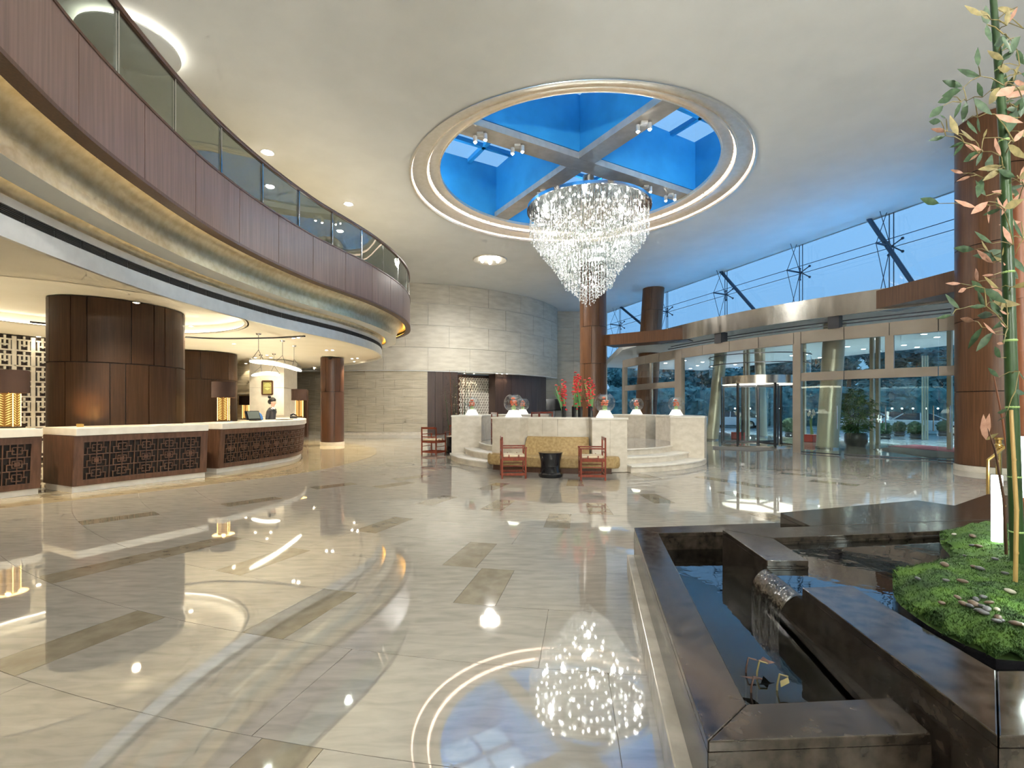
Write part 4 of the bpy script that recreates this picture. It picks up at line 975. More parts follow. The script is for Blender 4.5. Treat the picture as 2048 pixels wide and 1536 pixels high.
# round plate of five lights
x, y = P(980, 519, CZ); o = root('ceiling_light', 'round recessed plate with five small lamps in the ceiling', 'ceiling light', (x, y, CZ))
MB().lathe([(0, -.015), (.62, -.015), (.72, -.05), (.76, -.01), (.76, .0)], (x, y, CZ), 48).build('plate', M['silver_leaf'], o, 40)
for k in range(5):
    a = R(72*k+20); MB().ball((x+.36*math.cos(a), y+.36*math.sin(a), CZ-.05), .065, 12, 6).build('lamp', M['spot_lens'], o)
lamp('beam', 'SPOT', (x, y, CZ-.15), 1700, W_, o, .2, 165, .8)
# halo disc in the ceiling above the balcony
x, y = -6.81, 8.73; o = root('ceiling_halo', 'round ceiling disc with a glowing rim seen above the balcony', 'ceiling light', (x, y, CZ))
MB().lathe([(0, -.16), (.72, -.16), (.765, -.13), (.75, -.09), (0, -.09)], (x, y, CZ), 64).build('disc', M['plaster'], o, 40); MB().lathe([(.68, -.085), (.68, -.01)], (x, y, CZ), 64).build('light_strip', M['halo'], o, 0)
# added fill downlights outside the picture, lighting the floor and by bounce the ceiling
for i, (x, y) in enumerate(((-1.5, 1.5), (4, 2), (8.5, 4), (-1.5, 6.3), (5.5, 6.3))):
    downlight(x, y, CZ, 'added ceiling downlight above the viewpoint, outside the view', 'spot_lens', 220, W_, .10, 165, 'added ceiling downlights above the viewpoint', .1)
o = downlight(8.2, 6.9, CZ, 'assumed ceiling downlight aimed at the entrance floor, added unseen just above the view', 'spot_lens', 0, W_, .12); lamp('beam', 'SPOT', (8.2, 6.9, CZ-.06), 750, (1, .98, .93), o, .1, 62, .9, (7.0, 9.2, 0))  # assumed lamp, added out of view to brighten the entrance floor
# added fill uplights, none seen: wall sconces, lamps behind the balcony rail and desks
def uplight(x, y, z, t_, e_, lb_, grp, colr=(1, 1, .95)):
    o = root('uplight', lb_, 'uplight', (x, y, z), 0, grp)
    MB().lathe([(0, -.10), (.06, -.09), (.14, .06), (.15, .08), (.13, .08), (.05, -.06), (0, -.06)], (x, y, z), 24).build('bowl', M['white_metal'], o, 40); MB().ball((x, y, z), .04, 10, 6).build('bulb', M['down_lens'], o)
    if z < 1.5: MB().tube([(x, y, 0), (x, y, z-.09)], .018, 8).build('stand', M['steel_dark'], o)
    elif z < 4: MB().bar((x, y, z-.05), (x if x < 16 else 17.1, -4.9 if x < 16 else y, z-.05), .06, .06).build('bracket', M['steel_dark'], o, 0)
    lamp('beam', 'SPOT', (x, y, z+.09), e_, colr, o, .15, 165, .9, t_)
for x, e_ in ((-7, 900), (-2, 2300), (4, 2700), (9, 800)): uplight(x, -4.7, 3.4, (x*.8, 1.0, 8), e_, 'added wall sconce throwing light up, unseen behind the viewpoint', 'added uplight sconces on the rear walls')
for y in (-1, 3): uplight(16.9, y, 3.4, (12, y+0.0, 8), 200, 'added wall sconce throwing light up, on the right wall outside the view', 'added uplight sconces on the rear walls')
for a in (6.5, 9.5, 12.5, 15.5, 18.5, 21.5):
    x, y, nx, ny = BP.at(a); uplight(x-nx*1.6, y-ny*1.6, 5.10, (x+nx*2.5, y+ny*2.5, 8), 26, 'added unseen uplight on the upper floor behind the balcony rail', 'added uplights behind the balcony rail')
for x, y in ((-9.9, 8.4), (-7.75, 11.75), (-7.6, 13.2), (-8.5, 16.3), (-10.4, 14.2), (-8.9, 18.6), (-12.2, 11.0)):
    uplight(x, y, .95, (x, y, 3.4), 75, 'small added uplight standing out of sight behind the reception desks', 'added uplights behind the reception desks', (1, .90, .68))
# reception downlights
g_ = 'downlights in the reception ceiling'; k = 0; WW = (1, .84, .58)
for px, py, lb_ in ((587, 676, 'twin-set downlight over the curved desk, left of the pair'), (597, 675, 'twin-set downlight over the curved desk, right of the pair'), (653, 700, 'reception downlight before the slim column, left of the pair'), (665, 700, 'reception downlight before the slim column, right of the pair'), (704, 717, 'reception downlight near the balcony tip, left of the pair'), (715, 716, 'reception downlight near the balcony tip, right of the pair')):
    downlight(*P(px, py, RZ), RZ, lb_, 'down_lens', 110, WW, .05, 125, g_)
for i, (x, y) in enumerate(((-7.6, 7.0), (-6.9, 9.0), (-9.6, 12.4), (-8.4, 14.8), (-10.8, 14.5), (-7.6, 11.6), (-9.0, 18.0), (-12.6, 9.0), (-10.5, 6.8), (-6.6, 20.5), (-9.5, 23.5))):
    downlight(x, y, RZ, 'small warm downlight in the reception ceiling', 'down_lens_warm', 170, WW, .05, 140, 'small warm reception downlights')
# wall washers
def washer(x, y, z, t_, lb_, e_=10): 
    o = root('downlight', lb_, 'downlight', (x, y, z), 0, 'wall-washing downlights'); MB().lathe([(0, -.01), (.05, -.012)], (x, y, z), 16).build('lens', M['down_lens_warm'], o, 0)
    MB().lathe([(.05, -.012), (.065, -.01), (.07, 0)], (x, y, z), 16).build('trim_ring', M['white_metal'], o, 40); lamp('beam', 'SPOT', (x, y, z-.03), e_, WW, o, .02, 75, .5, t_)
for i in range(3): washer(-13.75+.45*i, 11.5+.9*i, RZ, (-13.9+.45*i, 11.55+.9*i, 1.2), 'downlight washing the carved lattice wall', 12)
for i in range(3): washer(-10.55-.55*i, 21.45, RZ, (-10.55-.55*i, 21.8, 1.5), 'downlight washing the rear stone wall', 26)
for i in range(3): 
    a = R(dpx(990+10*i, RD-.3)); washer(CD[0]+(RD-.12)*math.cos(a), CD[1]+(RD-.12)*math.sin(a), 3.37, (CD[0]+(RD-.3)*math.cos(a), CD[1]+(RD-.3)*math.sin(a), 1.0), 'downlight washing the curved timber wall', 14)
for i in range(3): washer(A2.x+.5*i-.1, A2.y+.25*i-.5, 3.36, (A2.x+.5*i, A2.y+.25*i, .8), 'downlight washing the honeycomb screen', 40)
for i in range(2): washer(-9.5+.6*i-.4, 18.9, RZ, (-9.9+.6*i, 19.6, 1.4), 'downlight washing the white stone pier', 40)
# column uplights on the oval column
for px, py in ((160, 850),):
    x, y = -7.80, 8.85; o = root('uplight', 'small brass uplight throwing a warm glow on the oval column', 'uplight', (x, y, 1.10)); MB().lathe([(0, 0), (.05, 0), (.055, .05), (.045, .06), (0, .05)], (x, y, 1.10), 20).build('body', M['brass'], o, 30)
    MB().lathe([(0, .056), (.04, .058)], (x, y, 1.10), 16).build('lens', M['lamp_gold'], o, 0); lamp('beam', 'SPOT', (x, y, 1.18), 42, (1, .50, .10), o, .03, 46, .9, (-8.32, 9.75, 1.58))
# ================================================================ ENTRANCE WALL (header, posts, transoms, glass)
DP = Path([(5.7,25.3),(6.15,23.2),(6.75,21.2),(7.75,18.4),(9.3,15.65),(11.7,12.95),(12.7,12.0)], .12, 1)
_dc = {}
def dx(x):
    if x not in _dc: _dc[x] = DP.px(x)
    return _dc[x]
ew = root('entrance_screen', 'curved bronze-framed glass entrance wall with revolving and swing doors', 'entrance', (9.3, 15.65, 0), 0, None, 'structure')
J = [1244, 1290, 1318, 1350, 1363, 1405, 1458, 1516, 1587, 1602, 1688, 1778, 1877, 1912]
def dsw(a, b, o0, o1, z0, z1, nme, mat, g=.010, sm=30):
    return MB().sweep(DP.sub(dx(a)+g, dx(b)-g, .2), [(o0, z0), (o1, z0), (o1, z1), (o0, z1)]).build(nme, M[mat], ew, sm)
dsw(1244, 1912, .02, .10, 3.52, 3.86, 'header_core', 'black_matte')
for a, b in zip(J, J[1:]): dsw(a, b, 0, .14, 3.50, 3.88, 'header_panel', 'bronze_panel')
for a, b in ((1242, 1249), (1350, 1363), (1586, 1602)):
    dsw(a, b, -.02, .16, 0, 3.50, 'post', 'bronze_panel', 0)
dsw(1770, 1788, 0, .14, 2.56, 3.50, 'short_post', 'bronze_panel', 0)
for a, b in ((1249, 1350), (1602, 1688), (1688, 1877), (1877, 1912)): dsw(a, b, 0, .14, 2.30, 2.56, 'transom', 'bronze_panel')
for a, b, z0, z1 in ((1249, 1300, .02, 2.3), (1300, 1350, .02, 2.3), (1249, 1300, 2.56, 3.5), (1300, 1350, 2.56, 3.5), (1363, 1405, .02, 3.5), (1405, 1447, .02, 3.5), (1602, 1688, 2.56, 3.5), (1688, 1770, 2.56, 3.5), (1788, 1877, 2.56, 3.5), (1877, 1912, 2.56, 3.5)):
    dsw(a, b, .06, .072, z0, z1, 'glass_pane', 'glass', .005)
dsw(1298, 1302, .03, .10, .02, 3.5, 'glass_joint', 'steel', 0)
# frameless swing doors, the first standing open
def leaf(label, a, b, ang):
    x, y, nx, ny = DP.at(dx(a)); x2, y2, *_ = DP.at(dx(b)); v = Vector((x2-x, y2-y)); v.rotate(Matrix.Rotation(R(ang), 2)); rz = math.atan2(v.y, v.x); w_ = v.length-.02
    o = root('glass_door', label, 'door', (x, y, 0), rz, 'frameless glass swing doors')
    MB().box((w_/2, 0, 1.15), (w_, .012, 2.22)).build('pane', M['glass_green'], o, 0, True); MB().box((w_/2, 0, .035), (w_, .03, .03)).build('bottom_rail', M['steel_dark'], o, 0, True)
    MB().tube([(w_-.08, -.05, .8), (w_-.08, -.05, 1.5)], .014, 8).build('handle', M['chrome'], o, 35, True)
leaf('frameless glass door standing ajar beside the bronze post', 1603, 1688, -8); leaf('middle frameless glass door of the right-hand set', 1688, 1778, 12); leaf('frameless glass door next to the large timber column', 1877, 1912, -14); leaf('frameless glass door second from the large timber column', 1778, 1877, 16)
# stubs, clerestory rods, steel fascia and vestibule roof
for x in (1438, 1668):
    a, b, nx, ny = DP.at(dx(x)); MB().box((a-nx*.1, b-ny*.1, 4.06), (.34, .3, .40), math.atan2(ny, nx)).build('stub_post', M['steel_dark'], ew, 0)
for z, o0 in ((3.98, .15), (4.10, .3)): MB().sweep(DP.sub(dx(1330), dx(1900), .3), [(o0, z), (o0+.04, z), (o0+.04, z+.03), (o0, z+.03)]).build('glazing_rail', M['steel_dark'], ew, 0)
MB().sweep(DP.sub(dx(1326), DP.L, .12), [(-.14, 4.22), (-.08, 4.22), (-.06, 4.84), (-.14, 4.84)]).build('steel_fascia', M['steel'], ew, 60)
dd = (FB-FA).normalized(); OUT = Vector((-dd.y, dd.x)) if -dd.y > 0 else Vector((dd.y, -dd.x))
dpts = [(q[0], q[1]) for q in DP.sub(dx(1244), DP.L, .4)]
can = root('entrance_canopy', 'broad pale canopy over the entrance with rows of downlights', 'canopy', (12, 19, 4.4), 0, None, 'structure')
fo = [FB+OUT*9-dd*0, FA+OUT*9]
MB().prism(dpts+[(q.x, q.y) for q in (FB+dd*2+OUT*1, FB+dd*2+OUT*10, FA+OUT*10, FA+OUT*1)], 4.42, 4.75).build('roof_slab', M['plaster'], can, 0)
lw_ = [(1655,688),(1695,693),(1747,678),(1727,698),(1757,702),(1848,668),(1874,674),(1900,681),(1808,690),(1834,694),(1817,707),(1886,699),(1870,709),(1714,714),(1690,722),(1719,724),(1738,718),(1331,726),(1325,738),(1369,721),(1405,724),(1395,731),(1381,737),(1422,733),(1470,729),(1584,711),(1612,709),(1640,715),(1556,722)]
for i, (px, py) in enumerate(lw_):
    x, y = P(px, py, 4.42)
    if (Vector((x, y))-FA).dot(OUT) > 9.7 or (Vector((x, y))-FA).dot(dd) < .3: continue
    o = root('downlight', 'round white downlight under the entrance canopy', 'downlight', (x, y, 4.42), 0, 'downlights under the entrance canopy')
    MB().lathe([(0, -.008), (.10, -.012)], (x, y, 4.42), 16).build('lens', M['down_lens'], o, 0); MB().lathe([(.10, -.012), (.13, -.008), (.14, 0)], (x, y, 4.42), 16).build('trim_ring', M['white_metal'], o, 40)
    if i % 2 == 0: lamp('beam', 'SPOT', (x, y, 4.38), 450, (.9, .96, 1), o, .08, 120, .7)
# timber beams tying the fascia to the two columns
for lb_, a, b, z0, z1 in (('timber beam from the steel fascia to the column behind the platform', (4.2, 22.2), (*DP.at(dx(1371))[:2],), 4.24, 4.72), ('timber beam from the steel fascia to the large round column', (*DP.at(dx(1762))[:2],), (11.0, 11.7), 4.28, 4.80)):
    o = root('timber_beam', lb_, 'beam', (a[0], a[1], z0), 0, None, 'structure')
    MB().bar((a[0]-.1, a[1], (z0+z1)/2), (b[0]-.1, b[1], (z0+z1)/2), .12, z1-z0).build('fascia_board', M['wood'], o, 0)
    MB().bar((a[0]+.3, a[1]+.3, z0+.02), (b[0]+.3, b[1]+.3, z0+.02), .9, .04).build('soffit_board', M['wood_dark'], o, 0)
# assumed blue floodlights, added unseen on the vestibule roof to turn the ceiling blue
for i, (px, e_) in enumerate(((1275, 52), (1330, 52), (1385, 52), (1440, 52), (1510, 52), (1590, 52), (1670, 52), (1750, 52), (1830, 62))):
    p = fac(px)+(-OUT if OUT.x > 0 else OUT)*1.1; x, y = p; o = root('assumed_floodlight', 'assumed blue flood lamp, added unseen on the vestibule roof behind the steel fascia', 'assumed_floodlight', (x, y, 4.75), 0, 'assumed blue floodlights on the vestibule roof')
    MB().box((x, y, 4.80), (.3, .16, .10), R(-70)).build('housing', M['steel_dark'], o, 0); MB().box((x, y, 4.86), (.26, .12, .02), R(-70)).build('lens', M['assumed_blue_lens'], o, 0)
    lamp('beam', 'SPOT', (x, y, 4.92), e_, (.04, .38, .95), o, .12, 160, .9, (x-1.2, y-.5, 8))
# revolving door
rv = root('revolving_door', 'glass revolving door with a curved steel canopy', 'revolving door', (*P(1516, 889, 0), 0)); rc = Vector((9.52, 18.95)); r_ = 1.30
MB().lathe([(r_-.06, 2.34), (r_+.02, 2.34), (r_+.02, 2.64), (0, 2.66)], (*rc, 0), 64).build('canopy_ring', M['steel'], rv, 40)
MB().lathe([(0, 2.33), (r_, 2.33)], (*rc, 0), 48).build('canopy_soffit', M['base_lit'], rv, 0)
MB().lathe([(r_-.03, 0), (r_+.03, 0), (r_+.03, .05), (r_-.03, .05)], (*rc, 0), 64).build('floor_ring', M['steel'], rv, 30)
for a0, a1 in ((150, 215), (320, 385), (60, 110)): MB().lathe([(r_, .05), (r_, 2.34)], (*rc, 0), 12, 0, a0, a1).build('curved_pane', M['glass'], rv, 60)
for a in (212, 268, 322, 25, 90, 150): MB().box((rc.x+r_*math.cos(R(a)), rc.y+r_*math.sin(R(a)), 1.18), (.07, .07, 2.34), R(a)).build('door_post', M['black_matte'], rv, 0)
MB().tube([(*rc, 0), (*rc, 2.34)], .05, 12).build('centre_shaft', M['steel_dark'], rv)
for a in (35, 155, 275):
    d_ = Vector((math.cos(R(a)), math.sin(R(a)))); e_ = rc+d_*(r_-.08)
    w_ = MB().bar((*(rc+d_*.06), 1.2), (*e_, 1.2), .014, 2.1).build('wing', M['glass'], rv, 0)
    q = MB()
    for z in (.12, 2.28): q.bar((*(rc+d_*.06), z), (*e_, z), .04, .07)
    q.bar((*e_, .1), (*e_, 2.3), .04, .05); q.build('wing_frame', M['steel_dark'], w_, 0)
for z in (3.05, 3.38): MB().lathe([(1.75, z), (1.78, z), (1.78, z+.03), (1.75, z+.03)], (*rc, 0), 48, 0, 130, 330).build('canopy_hoop', M['steel_dark'], rv, 30)
MB().lathe([(1.76, 2.66), (1.76, 3.5)], (*rc, 0), 40, 0, 130, 330).build('drum_glazing', M['glass'], rv, 60)
# slanted cream columns
for bx, by, tx, rr_, lb_ in ((1424, 880, 1444, .26, 'slanted cream steel column left of the revolving door'), (1654, 897, 1670, .34, 'slanted cream steel column right of the revolving door'), (1524, 874, 1519, .24, 'cream steel column behind the revolving door')):
    x, y = P(bx, by, 0); x2 = (tx-CX)/F*y; o = root('steel_column', lb_, 'column', (x, y, 0), 0, None, 'structure'); q = MB()
    q.tube([(x, y, 0), (x2, y, 4.45)], rr_, 32); q.build('shaft', M['cream_steel'], o); MB().tube([(x, y, 0), (x+.002, y, .06)], rr_+.02, 32).build('base_ring', M['steel'], o)
# outer glazing line to the right with mullions
OB = Vector(P(1750, 889, 0)); og = root('outer_glazing', 'outer glass wall with cream mullions facing the forecourt', 'glazing', (OB.x, OB.y, 0), 0, None, 'structure')
OM = [OB-dd*6.4, OB-dd*3.2, OB, OB+dd*2.6, OB+dd*5.2]
for k, p in enumerate(OM):
    for s in (-.11, .11): MB().box((p.x+dd.x*s, p.y+dd.y*s, 2.2), (.13, .10, 4.4), math.atan2(dd.y, dd.x)).build('mullion', M['cream_steel'], og, 0)
for p, q_ in zip(OM, OM[1:]): MB().bar((*(p+dd*.2), 2.2), (*(q_-dd*.2), 2.2), .014, 4.4).build('pane', M['glass_green'], og, 0)
# ---------------------------------------------------------------- upper facade of cable-hung glass
fg = root('cable_facade', 'tall cable-stayed glass facade under the ceiling edge', 'facade', (fac(1602).x, fac(1602).y, 4.8), 0, None, 'structure')
nodes = [fac(x) for x in (1240, 1334, 1452, 1602, 1783)]; st = (nodes[-1]-nodes[-2]).length
nodes = [nodes[0]-dd*4.0]+nodes+[nodes[-1]+dd*st*k for k in (1, 2, 3)]; zn = 6.90; IN = -OUT
for p, q_ in zip(nodes, nodes[1:]):
    for z0, z1 in ((4.76, zn), (zn, 8.45)): MB().bar((*(p+dd*.01+OUT*.25), (z0+z1)/2), (*(q_-dd*.01+OUT*.25), (z0+z1)/2), .015, z1-z0-.02).build('pane', M['glass_facade'], fg, 0)
for p in nodes:
    t_ = p+IN*.75; q = MB()
    for s in (-.07, .07): q.tube([(*(p+dd*s), 4.7), (*(p+dd*s), 8.4)], .016, 6)
    for (z0, z1) in ((8.4, zn), (4.7, zn)):
        q.tube([(*(p+IN*.05), z0), (*t_, z1)], .012, 6); q.tube([(*(p+IN*.75), z0), (*(p+IN*.05), z1)], .012, 6)
    q.build('truss_cables', M['cable'], fg, 35)
    MB().tube([(*(p+OUT*.1), zn-.02), (*t_, zn+.02)], .035, 8).build('strut', M['cable'], fg)
    q = MB()
    for sx_ in (-1, 1):
        for sz_ in (-1, 1): e_ = (*(p+OUT*.2+dd*.22*sx_), zn+.22*sz_); q.tube([(*p, zn), e_], .022, 6); q.ball(e_, .05, 8, 5)
    q.build('spider_fitting', M['cable'], fg)
for off_, z in ((0, zn-.05), (.75, zn+.02)):
    a, b = nodes[0]+IN*off_, nodes[-1]+IN*off_; MB().tube([(*a, z), (*b, z)], .013, 6).build('tie_cable', M['cable'], fg)
for x0, x1 in ((1242, 1288), (1443, 1517), (1740, 1827)):
    a, b = fac(x0), fac(x1); zb = 815-(558 if x1 == 1827 else 622 if x1 == 1517 else 648); zb = CH+zb*b.y/F
    A = Vector((*(a+IN*.2), 8.2)); B = Vector((*(b+IN*.2), zb)); B = B+(B-A)*.35; MB().tube([A, B], .075, 10).build('brace', M['cable'], fg)
# glowing teal strip lamp in the corner left of the doors
# ================================================================ FORECOURT
gr = MB().box((40, 40, -.45), (130, 120, .2)).build('ground', M['asphalt'], None, 0); struct(gr, 'wet blue-grey forecourt paving outside the glass')
x0 = P(1770, 915, 0)
o = MB().prism([P(1745, 899, 0), P(1790, 893, 0), P(1912, 905, 0), P(1912, 917, 0), P(1860, 915, 0)], .002, .012).build('door_mat', M['mat_grey'], None, 0); tag(o, 'flat grey entrance mat inside the glass doors', 'mat')
o = MB().prism([P(1775, 893, 0), P(1830, 890, 0), P(1915, 897, 0), P(1915, 906, 0)], .013, .020).build('red_carpet', M['carpet_red'], None, 0); tag(o, 'dusky red carpet running out through the doors', 'carpet')
o = MB().prism([P(1425, 893, 0), P(1535, 896, 0), P(1550, 900, 0), P(1510, 903, 0), P(1425, 899, 0)], .002, .012).build('door_mat', M['mat_grey'], None, 0); tag(o, 'grey mat before the revolving door', 'mat')
def car(x, y, rz, mat, lb_, lights=True):
    o = root('car', lb_, 'car', (x, y, -.35), rz); L_ = 4.6
    side = [(-2.3,.30),(-2.28,.70),(-2.15,.92),(-1.6,.98),(.55,.95),(1.6,.86),(2.2,.70),(2.3,.45),(2.25,.25),(-2.2,.22)]
    q = MB()
    def ext(pr, w0, w1=None):
        n = len(pr); q.add([(a, -w0, b) for a, b in pr]+[(a, w0, b) for a, b in pr], [tuple(range(n)), tuple(range(n, 2*n))[::-1]]+[(i, (i+1) % n, n+(i+1) % n, n+i) for i in range(n)])
    ext(side, .88); q.build('body', M[mat], o, 30, True, .06)
    q = MB(); cab = [(-1.75,.95,.80),(-1.15,1.38,.64),(-.1,1.44,.62),(.35,1.36,.64),(1.15,.93,.80)]; n = len(cab)
    q.add([(a, -w_, b) for a, b, w_ in cab]+[(a, w_, b) for a, b, w_ in cab], [tuple(range(n)), tuple(range(n, 2*n))[::-1]]+[(i, (i+1) % n, n+(i+1) % n, n+i) for i in range(n)]); q.build('glasshouse', M['car_glass'], o, 30, True, .03)
    q = MB(); q.add([(a, s*w_, b+.012) for s in (-1, 1) for a, b, w_ in ((-1.2,1.37,.66),(-.1,1.44,.64),(.33,1.36,.66))], [(0,1,4,3),(1,2,5,4)]); q.build('roof', M[mat], o, 30, True)
    q = MB()
    for s in (-1, 1):
        for (a, b) in (((-1.75,.96),(-1.15,1.39)), ((1.15,.94),(.35,1.37)), ((-.25,.96),(-.25,1.43))): q.bar((a[0], s*.80, a[1]), (b[0], s*.645, b[1]), .07, .05)
    q.build('pillars', M[mat], o, 0, True)
    for wx in (-1.4, 1.42):
        for s in (-1, 1):
            w_ = MB().lathe([(0, -.10), (.30, -.10), (.33, -.07), (.33, .07), (.30, .10), (0, .10)], (0,0,0), 24).build('wheel', M['tyre'], o, 40, True); w_.location = (wx, s*.80, .33); w_.rotation_euler = (R(90), 0, 0)
            h_ = MB().lathe([(0, .115), (.2, .11), (.2, .10)], (0,0,0), 16).build('hubcap', M['chrome'], w_, 40, True); h_.rotation_euler = (0 if s < 0 else R(180), 0, 0)
    for s in (-1, 1):
        MB().ball((2.2, s*.66, .64), .11, 10, 6, (.7, 1.3, .6)).build('headlight', M['headlight' if lights else 'chrome'], o, 60, True)
        MB().box((-2.27, s*.62, .78), (.06, .3, .12)).build('tail_light', M['red_pot'], o, 0, True); MB().ball((.75, s*.98, .98), .09, 8, 6, (.8, 1, .7)).build('mirror', M[mat], o, 60, True)
    MB().box((2.28, 0, .50), (.06, .9, .16)).build('front_grille', M['black_matte'], o, 0, True); return o
def gp(px, y): return ((px-CX)/F*y, y)
car(*gp(1850, 33), R(-38), 'car_white', 'white saloon car with a lit headlamp outside the right-hand doors')
car(*gp(1748, 39.5), R(-42), 'car_white', 'white car half hidden behind the cream mullion', False)
car(*gp(1790, 42.6), R(-30), 'car_dark', 'dark car parked behind the white cars', False)
car(*gp(1470, 44), R(-35), 'car_white', 'white car seen through the revolving door', False)
def crown(mb, c, rx, rz, n, rnd, s=.35):
    for k in range(n):
        u, v, w_ = rnd.uniform(-1, 1), rnd.uniform(0, 6.28), rnd.uniform(.55, 1)**.5; q = math.sqrt(1-u*u)
        p = Vector((c[0]+rx*w_*q*math.cos(v), c[1]+rx*w_*q*math.sin(v), c[2]+rz*w_*u)); a = Vector((rnd.gauss(0, 1), rnd.gauss(0, 1), rnd.gauss(0, .6))).normalized(); b = a.orthogonal().normalized()
        l_ = s*rnd.uniform(.6, 1.3); mb.add([p-a*l_, p+b*l_*.45, p+a*l_, p-b*l_*.45], [(0, 1, 2, 3)])
def shrub(px, y, r, lb_):
    x, y = gp(px, y); o = root('ball_shrub', lb_, 'shrub', (x, y, -.35), 0, 'clipped ball shrubs along the forecourt'); rnd = random.Random(px)
    MB().lathe([(0, 0), (.24, 0), (.30, .10), (.25, .18), (.31, .30), (.27, .30), (0, .28)], (x, y, -.35), 20).build('pot', M['pot_dark'], o, 30)
    q = MB().ball((x, y, -.35+.30+r*.8), r*.92, 14, 9); crown(q, (x, y, -.35+.30+r*.8), r, r, 380, rnd, .10); q.build('foliage', M['foliage'], o, 0)
for px, y, r, lb_ in ((1770, 28, .36, 'ball shrub in a pot, leftmost outside the cream mullion'), (1799, 30.6, .36, 'ball shrub in a pot, second outside the cream mullion'), (1831, 27.8, .40, 'ball shrub in a pot before the white car'), (1888, 31, .38, 'ball shrub in a pot beside the large timber column'), (1580, 30, .5, 'ball shrub glimpsed right of the revolving door')): shrub(px, y, r, lb_)
def tree(px, y, h_, r, lb_, sd):
    x, y = gp(px, y); o = root('tree', lb_, 'tree', (x, y, -.35), 0, 'dark trees beyond the forecourt'); rnd = random.Random(sd)
    MB().tube([(x, y, -.35), (x+.2, y, h_*.45), (x+.1, y, h_*.8)], [.28, .2, .06], 8).build('trunk', M['bamboo_brown'], o)
    q = MB(); 
    for k in range(9):
        c = (x+rnd.uniform(-.7, .7)*r, y+rnd.uniform(-.6, .6)*r, h_*rnd.uniform(.32, .92)); s = r*rnd.uniform(.35, .6); q.ball(c, s*.8, 10, 6, (1, 1, .75)); crown(q, c, s, s*.8, 130, rnd, .5)
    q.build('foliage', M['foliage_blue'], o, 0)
tl = ['dark tree behind the left end of the entrance wall', 'dark tree just left of the tall bronze post near the left', 'dark tree beyond the pane left of the revolving door', 'dark tree above the left of the revolving door', 'dark tree above the right of the revolving door', 'dark tree behind the bronze post beside the revolving door', 'dark tree behind the slanted right column', 'dark tree behind the tall potted plant', 'dark tree beyond the cream mullion', 'dark tree behind the white saloon', 'dark tree next to the large timber column']
for i, px in enumerate((1265, 1325, 1385, 1450, 1510, 1570, 1630, 1695, 1765, 1830, 1895)): tree(px, 56 if i % 2 else 72, 8.6+(i*5 % 4)*.8+(0 if i % 2 else 2), 2.75 if i % 2 else 3.4, tl[i], i+40)
for i in range(13):
    px = 1232+i*57; tree(px, 92 if i % 2 else 105, 13+(i*3 % 4)*1.1, 3.9, 'large dark tree in the back row beyond the forecourt', i+90)
hd = MB(); rnd = random.Random(5)
for k in range(40):
    x, y = gp(1230+k*18, 49); hd.ball((x, y, 1.2), 2.2, 8, 5, (1, .7, 1.05)); crown(hd, (x, y, 1.5), 2.1, 2.2, 90, rnd, .4)
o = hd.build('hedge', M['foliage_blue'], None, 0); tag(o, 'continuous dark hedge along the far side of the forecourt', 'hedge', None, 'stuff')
for i, px in enumerate((1784, 1804, 1826, 1853, 1876, 1900, 1470, 1500, 1560)):
    x, y, z = PD(px, 817, 45.5); o = root('garden_lamp', 'tiny white lamp in the row along the far hedge', 'lamp', (x, y, -.35), 0, 'tiny lamps along the far hedge'); MB().ball((x, y, z), .07, 10, 6).build('globe', M['street'], o); MB().tube([(x, y, -.35), (x, y, z)], .04, 6).build('pole', M['steel_dark'], o)
for px, lb_ in ((1845, 'left of three slim steel flagpoles outside'), (1850, 'middle of three slim steel flagpoles outside'), (1855, 'right of three slim steel flagpoles outside')):
    x, y = gp(px, 27); o = root('flagpole', lb_, 'pole', (x, y, -.35), 0, 'slim steel poles outside the doors'); MB().tube([(x, y, -.35), (x, y, 4.3)], .045, 10).build('shaft', M['cream_steel'], o); MB().lathe([(0, .02), (.06, .02), (.06, -.0)], (x, y, -.35), 16).build('base_plate', M['steel'], o, 30)
# tall potted palm and the small pots
def potted(px, py, h_, lb_, n=300, potr=.36):
    x, y = P(px, py, 0); o = root('potted_plant', lb_, 'potted plant', (x, y, 0)); rnd = random.Random(8)
    MB().lathe([(0, 0), (potr*.85, 0), (potr*.85, .05), (potr, .16), (potr*1.02, .42), (potr*.92, .50), (potr*.84, .50), (potr*.8, .42), (0, .42)], (x, y, 0), 32).build('pot', M['pot_dark'], o, 30)
    q = MB()
    for k in range(9): q.tube([(x+rnd.uniform(-.15, .15), y+rnd.uniform(-.15, .15), .4), (x+rnd.uniform(-.3, .3), y+rnd.uniform(-.3, .3), h_*rnd.uniform(.6, .9))], [.018, .008], 6)
    q.build('stems', M['bamboo'], o); q = MB()
    for k in range(n):
        u = rnd.uniform(0, 1); z = .55+(h_-.75)*u; rad = .62*math.sin(math.pi*(.18+.74*u))*rnd.uniform(.25, 1); a = rnd.uniform(0, 6.28); c = Vector((x+rad*math.cos(a), y+rad*math.sin(a), z))
        for f in range(7):
            b_ = a+R(-75+25*f); e_ = Vector((math.cos(b_), math.sin(b_), rnd.uniform(-.6, .35))).normalized(); l_ = rnd.uniform(.16, .28); s = e_.cross(Vector((0, 0, 1))).normalized()*.016
            q.add([c, c+e_*l_*.5+s, c+e_*l_-Vector((0, 0, .03)), c+e_*l_*.5-s], [(0, 1, 2, 3)])
    q.build('foliage', M['palm'], o, 0)['kind'] = 'stuff'
potted(1712, 893, 2.35, 'tall leafy palm in a dark pot beside the slanted column')
